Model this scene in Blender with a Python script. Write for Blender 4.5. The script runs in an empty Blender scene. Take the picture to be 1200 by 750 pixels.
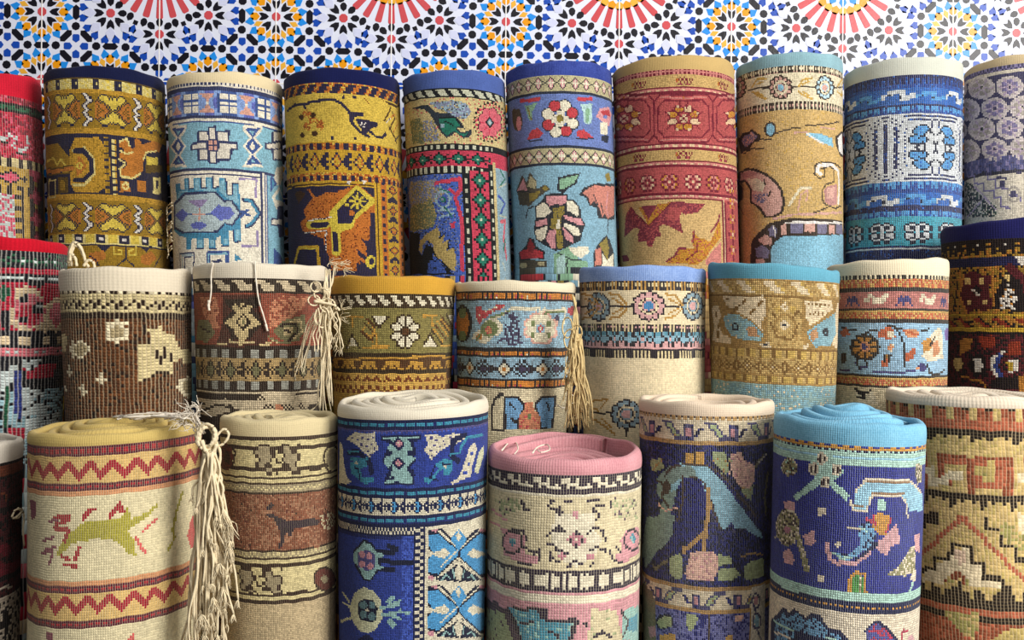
import bpy, bmesh, math, random
import numpy as np
from mathutils import Vector, Matrix
random.seed(7)
SC = bpy.context.scene
COL = SC.collection
PI = math.pi
W, H, F = 1200.0, 750.0, 1150.0
# ------------------------------------------------------------------ camera
CAM_Z = 1.0
PITCH, YAW, ROLL = math.radians(0.15), math.radians(-2.3), math.radians(0.55)
cam_data = bpy.data.cameras.new('camera')
cam_data.sensor_width = 36.0
cam_data.lens = 36.0 * F / W
cam_data.clip_start = 0.02
cam = bpy.data.objects.new('camera', cam_data)
COL.objects.link(cam)
R_CAM = (Matrix.Rotation(YAW, 4, 'Z') @ Matrix.Rotation(PI / 2 + PITCH, 4, 'X') @ Matrix.Rotation(ROLL, 4, 'Z'))
cam.matrix_world = Matrix.Translation((0, 0, CAM_Z)) @ R_CAM
SC.camera = cam
R3 = np.array(R_CAM.to_3x3())

def ray(x, y):
    """direction of view through a point of the photograph, scaled so that it advances 1 in world y"""
    d = R3 @ np.array([(x - W / 2) / F, -(y - H / 2) / F, -1.0])
    return d / d[1]

def lin(h):
    h = h.lstrip('#')
    c = [int(h[i:i + 2], 16) / 255.0 for i in (0, 2, 4)]
    return [v / 12.92 if v <= 0.04045 else ((v + 0.055) / 1.055) ** 2.4 for v in c]

# ------------------------------------------------------------------ objects
def tag(o, label=None, cat=None, group=None, kind=None):
    if label: o['label'] = label
    if cat: o['category'] = cat
    if group: o['group'] = group
    if kind: o['kind'] = kind
    return o

def empty(name, loc, label, cat, group=None):
    o = bpy.data.objects.new(name, None)
    o.empty_display_size = 0.05
    COL.objects.link(o)
    o.location = loc
    return tag(o, label, cat, group)

def mesh_obj(name, verts, faces, mats, parent=None, smooth=False, midx=None):
    me = bpy.data.meshes.new(name)
    me.from_pydata([tuple(v) for v in verts], [], faces)
    for m in (mats if isinstance(mats, (list, tuple)) else [mats]):
        me.materials.append(m)
    if midx is not None:
        me.polygons.foreach_set('material_index', midx)
    if smooth:
        me.polygons.foreach_set('use_smooth', [True] * len(faces))
    me.update()
    o = bpy.data.objects.new(name, me)
    COL.objects.link(o)
    if parent is not None:
        o.parent = parent
    return o

# ------------------------------------------------------------------ materials
def new_mat(name):
    m = bpy.data.materials.new(name)
    m.use_nodes = True
    nt = m.node_tree
    nt.nodes.clear()
    out = nt.nodes.new('ShaderNodeOutputMaterial')
    b = nt.nodes.new('ShaderNodeBsdfPrincipled')
    nt.links.new(b.outputs[0], out.inputs[0])
    return m, nt, b

def N(nt, typ, **kw):
    n = nt.nodes.new(typ)
    for k, v in kw.items():
        if k.startswith('i_'):
            n.inputs[int(k[2:])].default_value = v
        else:
            setattr(n, k, v)
    return n

def math_n(nt, op, a, b=None, c=None, clamp=False):
    n = nt.nodes.new('ShaderNodeMath')
    n.operation = op
    n.use_clamp = clamp
    for i, v in enumerate((a, b, c)):
        if v is None: continue
        if isinstance(v, (int, float)): n.inputs[i].default_value = v
        else: nt.links.new(v, n.inputs[i])
    return n.outputs[0]

def mix_c(nt, fac, a, b):
    n = nt.nodes.new('ShaderNodeMix')
    n.data_type = 'RGBA'
    if isinstance(fac, (int, float)): n.inputs[0].default_value = fac
    else: nt.links.new(fac, n.inputs[0])
    for idx, v in ((6, a), (7, b)):
        if isinstance(v, (list, tuple)): n.inputs[idx].default_value = (*v[:3], 1)
        else: nt.links.new(v, n.inputs[idx])
    return n.outputs[2]

def plain(name, hexcol, rough=0.9, noise=0.0, scale=60.0, spec=0.2):
    m, nt, b = new_mat(name)
    c = lin(hexcol)
    b.inputs['Roughness'].default_value = rough
    b.inputs['Specular IOR Level'].default_value = spec
    if noise:
        tc = N(nt, 'ShaderNodeTexCoord')
        n = N(nt, 'ShaderNodeTexNoise')
        n.inputs['Scale'].default_value = scale
        n.inputs['Detail'].default_value = 4
        nt.links.new(tc.outputs['Object'], n.inputs['Vector'])
        col = mix_c(nt, n.outputs[0], [v * (1 - noise) for v in c], [min(1, v * (1 + noise)) for v in c])
        nt.links.new(col, b.inputs['Base Color'])
        bp = N(nt, 'ShaderNodeBump')
        bp.inputs['Strength'].default_value = 0.3
        bp.inputs['Distance'].default_value = 0.001
        nt.links.new(n.outputs[0], bp.inputs['Height'])
        nt.links.new(bp.outputs[0], b.inputs['Normal'])
    else:
        b.inputs['Base Color'].default_value = (*c, 1)
    return m

def woven_mat(name, warp, wu, wv, weft, bump=0.6, var=0.22, wp=4.0):
    """knotted back of a carpet: one cell of the uv map is one knot; warp threads show between knot columns"""
    m, nt, b = new_mat(name)
    b.inputs['Roughness'].default_value = 0.92
    b.inputs['Specular IOR Level'].default_value = 0.12
    b.inputs['Sheen Weight'].default_value = 0.06
    at = N(nt, 'ShaderNodeAttribute', attribute_name='yarn')
    uv = N(nt, 'ShaderNodeUVMap', uv_map='knots')
    sp = N(nt, 'ShaderNodeSeparateXYZ')
    nt.links.new(uv.outputs[0], sp.inputs[0])
    fu = math_n(nt, 'FRACT', sp.outputs[0])
    fv = math_n(nt, 'FRACT', sp.outputs[1])
    eu = math_n(nt, 'MULTIPLY', math_n(nt, 'ABSOLUTE', math_n(nt, 'SUBTRACT', fu, 0.5)), 2.0)
    ev = math_n(nt, 'MULTIPLY', math_n(nt, 'ABSOLUTE', math_n(nt, 'SUBTRACT', fv, 0.5)), 2.0)
    # each knot its own shade of the dyed yarn
    wn = N(nt, 'ShaderNodeTexWhiteNoise', noise_dimensions='2D')
    fl = N(nt, 'ShaderNodeVectorMath', operation='FLOOR')
    nt.links.new(uv.outputs[0], fl.inputs[0])
    nt.links.new(fl.outputs[0], wn.inputs['Vector'])
    tc = N(nt, 'ShaderNodeTexCoord')
    ns = N(nt, 'ShaderNodeTexNoise')
    ns.inputs['Scale'].default_value = 22.0
    ns.inputs['Detail'].default_value = 3
    nt.links.new(tc.outputs['Object'], ns.inputs['Vector'])
    g = math_n(nt, 'ADD', math_n(nt, 'MULTIPLY', math_n(nt, 'SUBTRACT', wn.outputs[0], 0.5), 2 * var),
               math_n(nt, 'MULTIPLY', math_n(nt, 'SUBTRACT', ns.outputs[0], 0.5), 0.5))
    hs = N(nt, 'ShaderNodeHueSaturation')
    nt.links.new(at.outputs['Color'], hs.inputs['Color'])
    nt.links.new(math_n(nt, 'ADD', g, 1.0), hs.inputs['Value'])
    # worn patches where warps show more
    nw = N(nt, 'ShaderNodeTexNoise')
    nw.inputs['Scale'].default_value = 9.0
    mp = N(nt, 'ShaderNodeMapping')
    mp.inputs['Scale'].default_value = (3, 3, 0.6)
    nt.links.new(tc.outputs['Object'], mp.inputs['Vector'])
    nt.links.new(mp.outputs[0], nw.inputs['Vector'])
    wear = math_n(nt, 'MULTIPLY_ADD', nw.outputs[0], 1.6, -0.1, clamp=True)
    mu = math_n(nt, 'MULTIPLY', math_n(nt, 'MULTIPLY', math_n(nt, 'POWER', eu, wp), wu), wear, clamp=True)
    mv = math_n(nt, 'MULTIPLY', math_n(nt, 'POWER', ev, 4.0), wv)
    c1 = mix_c(nt, mv, hs.outputs[0], lin(weft))
    c2 = mix_c(nt, mu, c1, lin(warp))
    nt.links.new(c2, b.inputs['Base Color'])
    h = math_n(nt, 'MULTIPLY', math_n(nt, 'SUBTRACT', 1.0, math_n(nt, 'POWER', eu, 3.0)),
               math_n(nt, 'SUBTRACT', 1.0, math_n(nt, 'POWER', ev, 3.0)))
    h2 = math_n(nt, 'ADD', h, math_n(nt, 'MULTIPLY', wn.outputs[0], 0.3))
    bp = N(nt, 'ShaderNodeBump')
    bp.inputs['Strength'].default_value = bump
    bp.inputs['Distance'].default_value = 0.0012
    nt.links.new(h2, bp.inputs['Height'])
    nt.links.new(bp.outputs[0], b.inputs['Normal'])
    return m

def kilim_mat(name, hexcol, line=0.35, second=None):
    """plain flat-woven end of a carpet, fine ribs both ways"""
    m, nt, b = new_mat(name)
    b.inputs['Roughness'].default_value = 0.95
    b.inputs['Specular IOR Level'].default_value = 0.1
    b.inputs['Sheen Weight'].default_value = 0.08
    uv = N(nt, 'ShaderNodeUVMap', uv_map='knots')
    sp = N(nt, 'ShaderNodeSeparateXYZ')
    nt.links.new(uv.outputs[0], sp.inputs[0])
    ru = math_n(nt, 'MULTIPLY_ADD', math_n(nt, 'SINE', math_n(nt, 'MULTIPLY', sp.outputs[0], 2 * PI)), 0.5, 0.5)
    rv = math_n(nt, 'MULTIPLY_ADD', math_n(nt, 'SINE', math_n(nt, 'MULTIPLY', sp.outputs[1], 2 * PI)), 0.5, 0.5)
    tc = N(nt, 'ShaderNodeTexCoord')
    ns = N(nt, 'ShaderNodeTexNoise')
    ns.inputs['Scale'].default_value = 30.0
    ns.inputs['Detail'].default_value = 6
    nt.links.new(tc.outputs['Object'], ns.inputs['Vector'])
    n2 = N(nt, 'ShaderNodeTexNoise')
    n2.inputs['Scale'].default_value = 400.0
    nt.links.new(tc.outputs['Object'], n2.inputs['Vector'])
    c = lin(hexcol)
    dk = [v * (1 - line) for v in c]
    lt = lin(second) if second else [min(1, v * (1 + line * 0.6)) for v in c]
    f = math_n(nt, 'ADD', math_n(nt, 'MULTIPLY', ns.outputs[0], 0.55), math_n(nt, 'MULTIPLY', n2.outputs[0], 0.45))
    f = math_n(nt, 'MULTIPLY_ADD', math_n(nt, 'SUBTRACT', f, 0.5), 2.2, 0.5, clamp=True)
    f = math_n(nt, 'ADD', math_n(nt, 'MULTIPLY', f, 0.75), math_n(nt, 'MULTIPLY', ru, 0.25))
    nt.links.new(mix_c(nt, f, dk, lt), b.inputs['Base Color'])
    hh = math_n(nt, 'ADD', math_n(nt, 'MULTIPLY', ru, 0.5), math_n(nt, 'ADD', math_n(nt, 'MULTIPLY', rv, 0.25), math_n(nt, 'MULTIPLY', n2.outputs[0], 0.6)))
    bp = N(nt, 'ShaderNodeBump')
    bp.inputs['Strength'].default_value = 0.45
    bp.inputs['Distance'].default_value = 0.001
    nt.links.new(hh, bp.inputs['Height'])
    nt.links.new(bp.outputs[0], b.inputs['Normal'])
    return m

# ------------------------------------------------------------------ motif helpers (woven charts)
def mx(rows):            # mirror a chart left-right about its last column
    return [r + r[-2::-1] for r in rows]
def my(rows):            # mirror a chart top-bottom about its last row
    return rows + rows[-2::-1]
def m4(rows):
    return my(mx(rows))
def cat(*charts):        # charts of equal height side by side
    return [''.join(p) for p in zip(*charts)]
def tr(rows):            # transpose: a border turning the corner
    return [''.join(r[i] for r in rows) for i in range(len(rows[0]))]

GROUP = 'rolled carpets standing on end in three rows'
RUGS = []

class Rug:
    """A carpet rolled tight and stood on end. Charts are given in the photograph's scale and turned at once into
    angle round the roll and length down the roll; the cloth carries them from there."""
    def __init__(s, label, row, top, bot, pal, base, end, band, ku=2.2, kv=2.2, ybot=None, skew=0.0,
                 th=0.009, tele=0.0, warp='#d8cba8', wu=0.5, wv=0.25, weft='#2a241c', endline=0.35, end2=None,
                 bump=0.6, wp=4.0, lip=0.006, sunk=0.0, rimtilt=0.0, var=0.26, back=0.0):
        s.back = back
        s.label, s.pal, s.base, s.end, s.row = label, pal, base, end, row
        s.keys = list(pal)
        s.th, s.tele, s.skew, s.lip, s.sunk, s.rimtilt = th, tele, skew, lip, sunk, rimtilt
        s.warp, s.wu, s.wv, s.weft, s.endline, s.end2, s.bump, s.var, s.wp = warp, wu, wv, weft, endline, end2, bump, var, wp
        xl, xr, y1 = top
        xl2, xr2, y2 = bot
        def fit(xl, xr, y):
            a, b = ray(xl, y), ray(xr, y)
            pa, pb = math.atan2(a[0], 1), math.atan2(b[0], 1)
            pm = (pa + pb) / 2
            D = row / math.cos(pm)
            return math.tan(pm) * row, D * math.sin((pb - pa) / 2), D
        c1, r1, D = fit(xl, xr, y1)
        c2, r2, _ = fit(xl2, xr2, y2)
        r1, r2 = r1 * 0.988, r2 * 0.988
        s.r = r1
        s.D = D
        def zat(y, xc, r):
            d = ray(0.5 * (xl + xr), y)
            k = math.hypot(d[0], 1)
            t = (D - r) / k
            return CAM_Z + t * d[2]
        s.z1 = zat(y1, c1, r1)
        z2 = zat(y2, c2, r2)
        s.c1, s.dc = c1, (c2 - c1) / (z2 - s.z1)          # lean
        s.dr = (r2 - r1) / (z2 - s.z1)
        s.ztop = zat(band[0], c1, r1)
        s.zband = zat(band[1], c1, r1)
        s.xm = 0.5 * (xl + xr)
        s.px = (D - r1) / F * 1.0
        s.ku, s.kv = ku * s.px, kv * s.px
        s.nc = max(24, int(round(2 * PI * r1 / s.ku)))
        s.ku = 2 * PI * r1 / s.nc
        yb = ybot if ybot else y2 + 12
        s.zvis = zat(yb, c1, r1)
        s.nr = int(math.ceil((s.zband - s.zvis) / s.kv))
        s.phi = math.atan2(c1, row)                        # direction from the viewer
        th_ = -PI + (np.arange(s.nc) + 0.5) * 2 * PI / s.nc
        s.U = np.repeat((th_ * r1)[None, :], s.nr, 0)
        s.V = np.repeat(((np.arange(s.nr) + 0.5) * s.kv)[:, None], s.nc, 1)
        s.C = np.full((s.nr, s.nc), s.keys.index(base), dtype=np.int16)
        s.T = (0, 0, 1.0)
        RUGS.append(s)
    def at(s, ox, oy, k):            # charts below are read off an enlargement
        s.T = (ox, oy, float(k))
        return s
    def ax(s, x, z):
        return s.c1 + s.dc * (z - s.z1)
    def map(s, x, y):
        ox, oy, k = s.T
        X, Y = ox + x / k, oy + y / k
        d = ray(X, Y)
        z = s.z1
        for _ in range(3):
            cx = s.c1 + s.dc * (z - s.z1)
            r = s.r + s.dr * (z - s.z1)
            h = math.hypot(d[0], 1)
            e = (d[0] / h, 1 / h)
            b = e[0] * cx + e[1] * s.row
            q = b * b - (cx * cx + s.row ** 2 - r * r)
            t = b - math.sqrt(q) if q > 0 else b
            p = (e[0] * t, e[1] * t)
            z = CAM_Z + t / h * d[2]
        ang = math.atan2(p[0] - cx, s.row - p[1])          # 0 = straight towards -y
        u = ang + math.atan2(cx, s.row)
        v = s.zband - z + s.skew * math.sin(u) * s.r
        return u * s.r, v
    def vy(s, y):
        ox, oy, k = s.T
        T, s.T = s.T, (0, 0, 1.0)
        v = s.map(s.xm, oy + y / k)[1]
        s.T = T
        return v
    def put(s, mask, c):
        s.C[mask] = s.keys.index(c)
    def band(s, *a):                                       # y0, colour, y1, colour, ... yn
        for i in range(0, len(a) - 2, 2):
            s.put((s.V >= s.vy(a[i])) & (s.V < s.vy(a[i + 2])), a[i + 1])
        return s
    def _dens(s, pts, closed, n=5):
        out = []
        m = len(pts) if closed else len(pts) - 1
        for i in range(m):
            a, b = pts[i], pts[(i + 1) % len(pts)]
            for k in range(n):
                out.append(s.map(a[0] + (b[0] - a[0]) * k / n, a[1] + (b[1] - a[1]) * k / n))
        if not closed:
            out.append(s.map(*pts[-1]))
        return out
    @staticmethod
    def pts(a):
        if isinstance(a, str):
            a = [float(q) for q in a.replace(',', ' ').split()]
            return list(zip(a[::2], a[1::2]))
        return a
    def poly(s, c, *polys):
        for a in polys:
            P = s._dens(s.pts(a), True)
            ins = np.zeros(s.C.shape, bool)
            for i in range(len(P)):
                (x1, y1), (x2, y2) = P[i], P[(i + 1) % len(P)]
                if y1 == y2: continue
                cnd = ((s.V < y1) != (s.V < y2))
                ins ^= cnd & (s.U < (x2 - x1) * (s.V - y1) / (y2 - y1) + x1)
            s.put(ins, c)
        return s
    def line(s, c, w, *lines):
        ww = max(w / s.T[2] * s.px / 2, min(s.ku, s.kv) * 0.52)
        for a in lines:
            P = s._dens(s.pts(a), False)
            mask = np.zeros(s.C.shape, bool)
            for (x1, y1), (x2, y2) in zip(P, P[1:]):
                dx, dy = x2 - x1, y2 - y1
                L = dx * dx + dy * dy + 1e-12
                t = np.clip(((s.U - x1) * dx + (s.V - y1) * dy) / L, 0, 1)
                mask |= (s.U - x1 - t * dx) ** 2 + (s.V - y1 - t * dy) ** 2 < ww * ww
            s.put(mask, c)
        return s
    def ell(s, c, *es):
        for (cx, cy, rx, ry) in es:
            s.poly(c, [(cx + rx * math.cos(k * PI / 8), cy + ry * math.sin(k * PI / 8)) for k in range(16)])
        return s
    def ring(s, c, w, *es):
        for (cx, cy, rx, ry) in es:
            s.line(c, w, [(cx + rx * math.cos(k * PI / 8), cy + ry * math.sin(k * PI / 8)) for k in range(17)])
        return s
    def _chart(s, rows, FU, FV, inside, cmap=None):
        h, w = len(rows), max(len(r) for r in rows)
        idx = np.full((h, w), -1)
        for j, r in enumerate(rows):
            for i, ch in enumerate(r):
                if cmap and ch in cmap: ch = cmap[ch]
                if ch in s.keys: idx[j, i] = s.keys.index(ch)
        I = np.clip((FU * w).astype(int), 0, w - 1)
        J = np.clip((FV * h).astype(int), 0, h - 1)
        val = idx[J, I]
        ok = inside & (val >= 0)
        s.C[ok] = val[ok]
    def rep(s, y0, y1, rows, xc, period, x0=None, x1=None, cmap=None):
        """a chart repeated round the roll, centred on xc, in the strip y0..y1"""
        v0, v1 = s.vy(y0), s.vy(y1)
        ym = (y0 + y1) / 2
        uc = s.map(xc, ym)[0]
        P = period / s.T[2] * s.px
        FU = ((s.U - uc) / P + 0.5) % 1.0
        FV = (s.V - v0) / (v1 - v0)
        ins = (FV >= 0) & (FV < 1)
        if x0 is not None: ins &= s.U >= s.map(x0, ym)[0]
        if x1 is not None: ins &= s.U < s.map(x1, ym)[0]
        s._chart(rows, FU, FV, ins, cmap)
        return s
    def vrep(s, x0, x1, rows, yc, period, y0, y1, cmap=None):
        """a chart repeated down the roll in the strip x0..x1 between y0 and y1"""
        ym = (y0 + y1) / 2
        u0, u1 = s.map(x0, ym)[0], s.map(x1, ym)[0]
        vc = s.vy(yc)
        P = period / s.T[2] * s.px
        FV = ((s.V - vc) / P + 0.5) % 1.0
        FU = (s.U - u0) / (u1 - u0)
        ins = (FU >= 0) & (FU < 1) & (s.V >= s.vy(y0)) & (s.V < s.vy(y1))
        s._chart(rows, FU, FV, ins, cmap)
        return s
    def bmp(s, x0, y0, x1, y1, rows, cmap=None):
        """one chart in the box x0..x1, y0..y1"""
        xm, ym = (x0 + x1) / 2, (y0 + y1) / 2
        ua, ub = s.map(x0, ym)[0], s.map(x1, ym)[0]
        va, vb = s.map(xm, y0)[1], s.map(xm, y1)[1]
        FU, FV = (s.U - ua) / (ub - ua), (s.V - va) / (vb - va)
        ins = (FU >= 0) & (FU < 1) & (FV >= 0) & (FV < 1)
        s._chart(rows, FU, FV, ins, cmap)
        return s
    def box(s, c, *bs):
        for (x0, y0, x1, y1) in bs:
            s.poly(c, [(x0, y0), (x1, y0), (x1, y1), (x0, y1)])
        return s
    def area(s, x0, x1, y0, y1, c):                        # straight strip running with the weave
        ym = (y0 + y1) / 2
        s.put((s.U >= s.map(x0, ym)[0]) & (s.U < s.map(x1, ym)[0]) & (s.V >= s.vy(y0)) & (s.V < s.vy(y1)), c)
        return s
    def speck(s, frm, to, p, seed=1, y0=None, y1=None):
        """knots of another shade scattered among the knots of one colour"""
        rng = np.random.RandomState(seed)
        m = (s.C == s.keys.index(frm)) & (rng.rand(*s.C.shape) < p)
        if y0 is not None: m &= (s.V >= s.vy(y0)) & (s.V < s.vy(y1))
        s.put(m, to)
        return s
    # -------------------------------------------------------------- build
    def rad(s, ang, z, rng):
        """radius round the roll, a little uneven; ang measured from the side facing the aisle"""
        a, b, c, d = rng
        return (s.r + s.dr * (np.maximum(z, s.zvis) - s.z1)) + s.r * (0.005 * np.sin(2 * ang + a) + 0.003 * np.sin(3 * ang + b + 9 * z) +
                                              0.002 * np.sin(5 * ang + c - 14 * z) + 0.001 * np.sin(11 * z + d))
    def build(s, index):
        rs = random.Random(index * 13 + 5)
        ph = [rs.uniform(0, 6.28) for _ in range(4)]
        base_c = s.c1 + s.dc * (s.zvis - s.z1)
        root = empty('rolled_rug', (base_c, s.row, 0), s.label, 'rug', GROUP)
        bx, by = base_c, s.row
        def P(ang, z, off=0.0, r=None):
            a = ang - s.phi_at
            rr = (s.rad(ang, z, ph) if r is None else r) + off
            cx = s.c1 + s.dc * (np.maximum(z, s.zvis) - s.z1)
            return np.stack([cx + rr * np.sin(a) - bx, -rr * np.cos(a) + s.row - by, z + 0 * ang], -1)
        s.phi_at = math.atan2(s.c1, s.row)
        # --- colours for the whole length
        pal = np.array([lin(s.pal[k]) for k in s.keys])
        nc = s.nc
        th_c = -PI + (np.arange(nc) + 0.5) * 2 * PI / nc
        src = th_c.copy()
        lim = 1.48
        for _ in range(2):
            src = np.where(src > lim, 2 * lim - src, src)
            src = np.where(src < -lim, -2 * lim - src, src)
        ci = np.clip(((src + PI) / (2 * PI) * nc).astype(int), 0, nc - 1)
        C = s.C[:, ci]
        # --- rows: fine to just below what stands in front, then long knots to the floor
        zs = [s.zband - k * s.kv for k in range(s.nr + 1)]
        cols = [C[k] for k in range(s.nr)]
        step = s.kv * 5
        z, k = zs[-1], s.nr - 1
        while z > 0.0005:
            z = max(0.0, z - step)
            if z < step * 0.4: z = 0.0
            k = k - 5
            zs.append(z)
            cols.append(C[abs(k) % s.nr])
        zs = np.array(zs)
        cols = np.array(cols)
        th_e = -PI + np.arange(nc + 1) * 2 * PI / nc
        A, Z = np.meshgrid(th_e, zs)
        sk = s.skew * np.sin(A) * s.r
        fade = np.clip(Z / max(0.05, s.zvis), 0, 1)
        rim = s.rimtilt * np.sin(A) * s.r
        Zw = Z + sk * fade
        Zw[-1] = 0
        jr = np.random.RandomState(index + 3)
        ja = jr.uniform(-.1, .1, A.shape) * 2 * PI / nc
        jz = jr.uniform(-.1, .1, A.shape) * s.kv
        for k_ in range(7):                                # rows and columns of knots never run quite straight
            jz += .06 * s.kv * np.sin(A * jr.randint(2, 24) + jr.uniform(0, 6.3) + Z / s.kv * jr.uniform(-.25, .25))
            ja += .045 * 2 * PI / nc * np.sin(Z / s.kv * jr.uniform(.05, .4) + jr.uniform(0, 6.3) + A * jr.randint(1, 9))
        ja[:, -1] = ja[:, 0]
        jz[:, -1] = jz[:, 0]
        jz[0] = 0
        Zw = Zw + jz * np.clip(fade * 1.2, 0, 1)
        Zw[-1] = 0
        V = P(A + ja, Zw)
        rows = len(zs) - 1
        verts = V.reshape(-1, 3)
        i0 = (np.arange(rows)[:, None] * (nc + 1) + np.arange(nc)[None, :])
        faces = np.stack([i0 + nc + 1, i0 + nc + 2, i0 + 1, i0], -1).reshape(-1, 4)
        me = bpy.data.meshes.new('woven_face')
        me.vertices.add(len(verts))
        me.vertices.foreach_set('co', verts.astype(np.float32).ravel())
        nf = len(faces)
        me.loops.add(nf * 4)
        me.loops.foreach_set('vertex_index', faces.astype(np.int32).ravel())
        me.polygons.add(nf)
        me.polygons.foreach_set('loop_start', (np.arange(nf) * 4).astype(np.int32))
        me.polygons.foreach_set('use_smooth', np.ones(nf, bool))
        me.update(calc_edges=True)
        uvl = me.uv_layers.new(name='knots')
        rr, cc = np.meshgrid(np.arange(rows), np.arange(nc), indexing='ij')
        uvs = np.stack([np.stack([cc, rr + 1], -1), np.stack([cc + 1, rr + 1], -1), np.stack([cc + 1, rr], -1), np.stack([cc, rr], -1)], 2)
        uvl.data.foreach_set('uv', uvs.astype(np.float32).ravel())
        at = me.attributes.new('yarn', 'FLOAT_COLOR', 'FACE')
        rgba = np.ones((nf, 4), np.float32)
        rgba[:, :3] = pal[cols.reshape(-1)]
        at.data.foreach_set('color', rgba.ravel())
        me.materials.append(woven_mat('woven_wool', s.warp, s.wu, s.wv, s.weft, s.bump, s.var, s.wp))
        o = bpy.data.objects.new('woven_face', me)
        COL.objects.link(o)
        o.parent = root
        # --- plain end with its rolled lip
        em = kilim_mat('end_weave', s.end, s.endline, s.end2)
        n = 120
        ang = -PI + np.arange(n + 1) * 2 * PI / n
        prof = []
        hb = s.ztop - s.zband
        lip = min(s.lip, hb * 0.45)
        for q in np.linspace(0, 1, 7):
            prof.append((s.zband + (hb - lip) * q, 0.0005 * math.sin(q * PI)))
        for q in range(1, 5):
            a = q / 4 * PI / 2
            prof.append((s.ztop - lip + lip * math.sin(a), -lip * (1 - math.cos(a))))
        thk = max(s.th, lip * 1.3)
        for q in range(1, 5):
            a = q / 4 * PI / 2
            prof.append((s.ztop - (thk - lip) * (1 - math.cos(a)), -lip - (thk - lip) * math.sin(a)))
        prof.append((s.ztop - 0.05 - max(0, s.sunk), -thk))
        ev = []
        for j, (z, off) in enumerate(prof):
            q = min(1, max(0, (z - s.zband) / hb))
            zz = z + s.skew * np.sin(ang) * s.r + s.rimtilt * np.sin(ang) * s.r * q + q * s.back * 0.5 * (1 - np.cos(ang)) + q * 0.0009 * np.sin(4 * ang + ph[0]) + q * 0.0008 * np.sin(9 * ang + ph[1])
            ev.append(P(ang, zz, off))
        ev = np.array(ev)
        m = len(prof)
        vv = ev.reshape(-1, 3)
        ff = [(j * (n + 1) + i, j * (n + 1) + i + 1, (j + 1) * (n + 1) + i + 1, (j + 1) * (n + 1) + i) for j in range(m - 1) for i in range(n)]
        eb = mesh_obj('end_band', vv, ff, em, root, True)
        ul = eb.data.uv_layers.new(name='knots')
        arr = []
        cu = nc / n
        zacc = [0.0]
        for j in range(1, m):
            zacc.append(zacc[-1] + math.hypot(prof[j][0] - prof[j - 1][0], prof[j][1] - prof[j - 1][1]))
        for j in range(m - 1):
            for i in range(n):
                arr += [i * cu, zacc[j] / s.kv, (i + 1) * cu, zacc[j] / s.kv, (i + 1) * cu, zacc[j + 1] / s.kv, i * cu, zacc[j + 1] / s.kv]
        ul.data.foreach_set('uv', arr)
        # --- the inner turns of the roll, seen end on
        t = s.th
        r_out = s.r * 0.99 - thk - 0.0012
        pitch = t * 1.16
        turns = max(1.0, (r_out - 0.26 * s.r) / pitch)
        npt = 52
        cnt = int(turns * npt)
        sec = [(0.0, -0.045), (0.0, -0.004), (0.12, -0.0012), (0.3, 0.0), (0.7, 0.0), (0.88, -0.0012), (1.0, -0.004), (1.0, -0.045)]
        cv = []
        start = rs.uniform(1.8, 4.4)
        for k in range(cnt + 1):
            a = start + k / npt * 2 * PI
            ro = r_out - pitch * k / npt
            fr = k / max(1, cnt)
            wob = 0.0018 * math.sin(3 * a + ph[2]) + 0.0016 * math.sin(1.7 * a + ph[3])
            dz = s.tele * fr - s.sunk * min(1, k / npt * 1.5) + wob - 0.002
            for (f, zz) in sec:
                r = ro - f * t
                zt = s.ztop + dz + zz + s.skew * math.sin(a) * r + s.rimtilt * math.sin(a) * r + s.back * 0.5 * (1 - math.cos(a) * r / s.r)
                aa = a - s.phi_at
                cx = s.c1 + s.dc * (zt - s.z1)
                cv.append((cx + r * math.sin(aa) - bx, -r * math.cos(aa) + s.row - by, zt))
        ns = len(sec)
        cf = [(k * ns + j, k * ns + j + 1, (k + 1) * ns + j + 1, (k + 1) * ns + j) for k in range(cnt) for j in range(ns - 1)]
        cf.append(tuple(range(ns)))
        cf.append(tuple(cnt * ns + j for j in range(ns))[::-1])
        co = mesh_obj('inner_coil', cv, cf, em, root, True)
        ul = co.data.uv_layers.new(name='knots')
        arr = []
        for k in range(cnt):
            for j in range(ns - 1):
                arr += [k * 2, j, k * 2, j + 1, k * 2 + 2, j + 1, k * 2 + 2, j]
        arr += [0, 0] * (2 * ns)
        ul.data.foreach_set('uv', arr)
        s.root = root
        s.ph = ph
        return root
# ================================================================== back row
YB = 1.77
SQ = ["nnnn", "nyyn", "nyyn", "nnnn"]
# --- red rug at the frame's left edge
s = Rug('red rolled carpet with a green stripe, at the left end of the back row', YB,
        (-88, 50, 110), (-84, 54, 270), dict(r='b3263f', k='17161a', g='1f5a40', c='cfc08a', p='c8506a', w='b9c4c0', d='7a1830', y='b08f3c'),
        'r', 'c81f35', (84, 108), ku=2.6, kv=2.4, wu=.75, warp='d9c9b8', rimtilt=.12, th=.01)
s.at(0, 75, 3.75)
s.band(110, 'r', 150, 'k', 162, 'g', 188, 'k', 200, 'r', 400, 'k', 412, 'y', 445, 'y', 525, 'k', 540, 'y', 760)
s.speck('g', 'k', .3, 2).speck('r', 'd', .28, 3).speck('r', 'p', .2, 4)
s.line('w', 13, '-20,330 20,325 45,310 70,320 60,350 40,345', '45,352 80,375 110,380 125,350 120,325').line('k', 5, '0,345 30,340', '75,392 118,396')
s.rep(403, 440, ["cckk", "cckk", "cckk"], 30, 44).rep(525, 560, ["yykk", "yykk"], 30, 44)
s.rep(452, 522, ["...k....", "..kpk...", ".kpppk.k", "kpprppkk", ".kpppk.k", "..kpk...", "...k...."], 52, 118, x1=120)
s.area(60, 130, 560, 760, 'y').area(-60, 62, 560, 760, 'w').area(130, 190, 440, 760, 'k')
s.vrep(72, 104, ["kkkk", "yyyk", "yyyk"], 590, 46, 540, 760)
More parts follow.
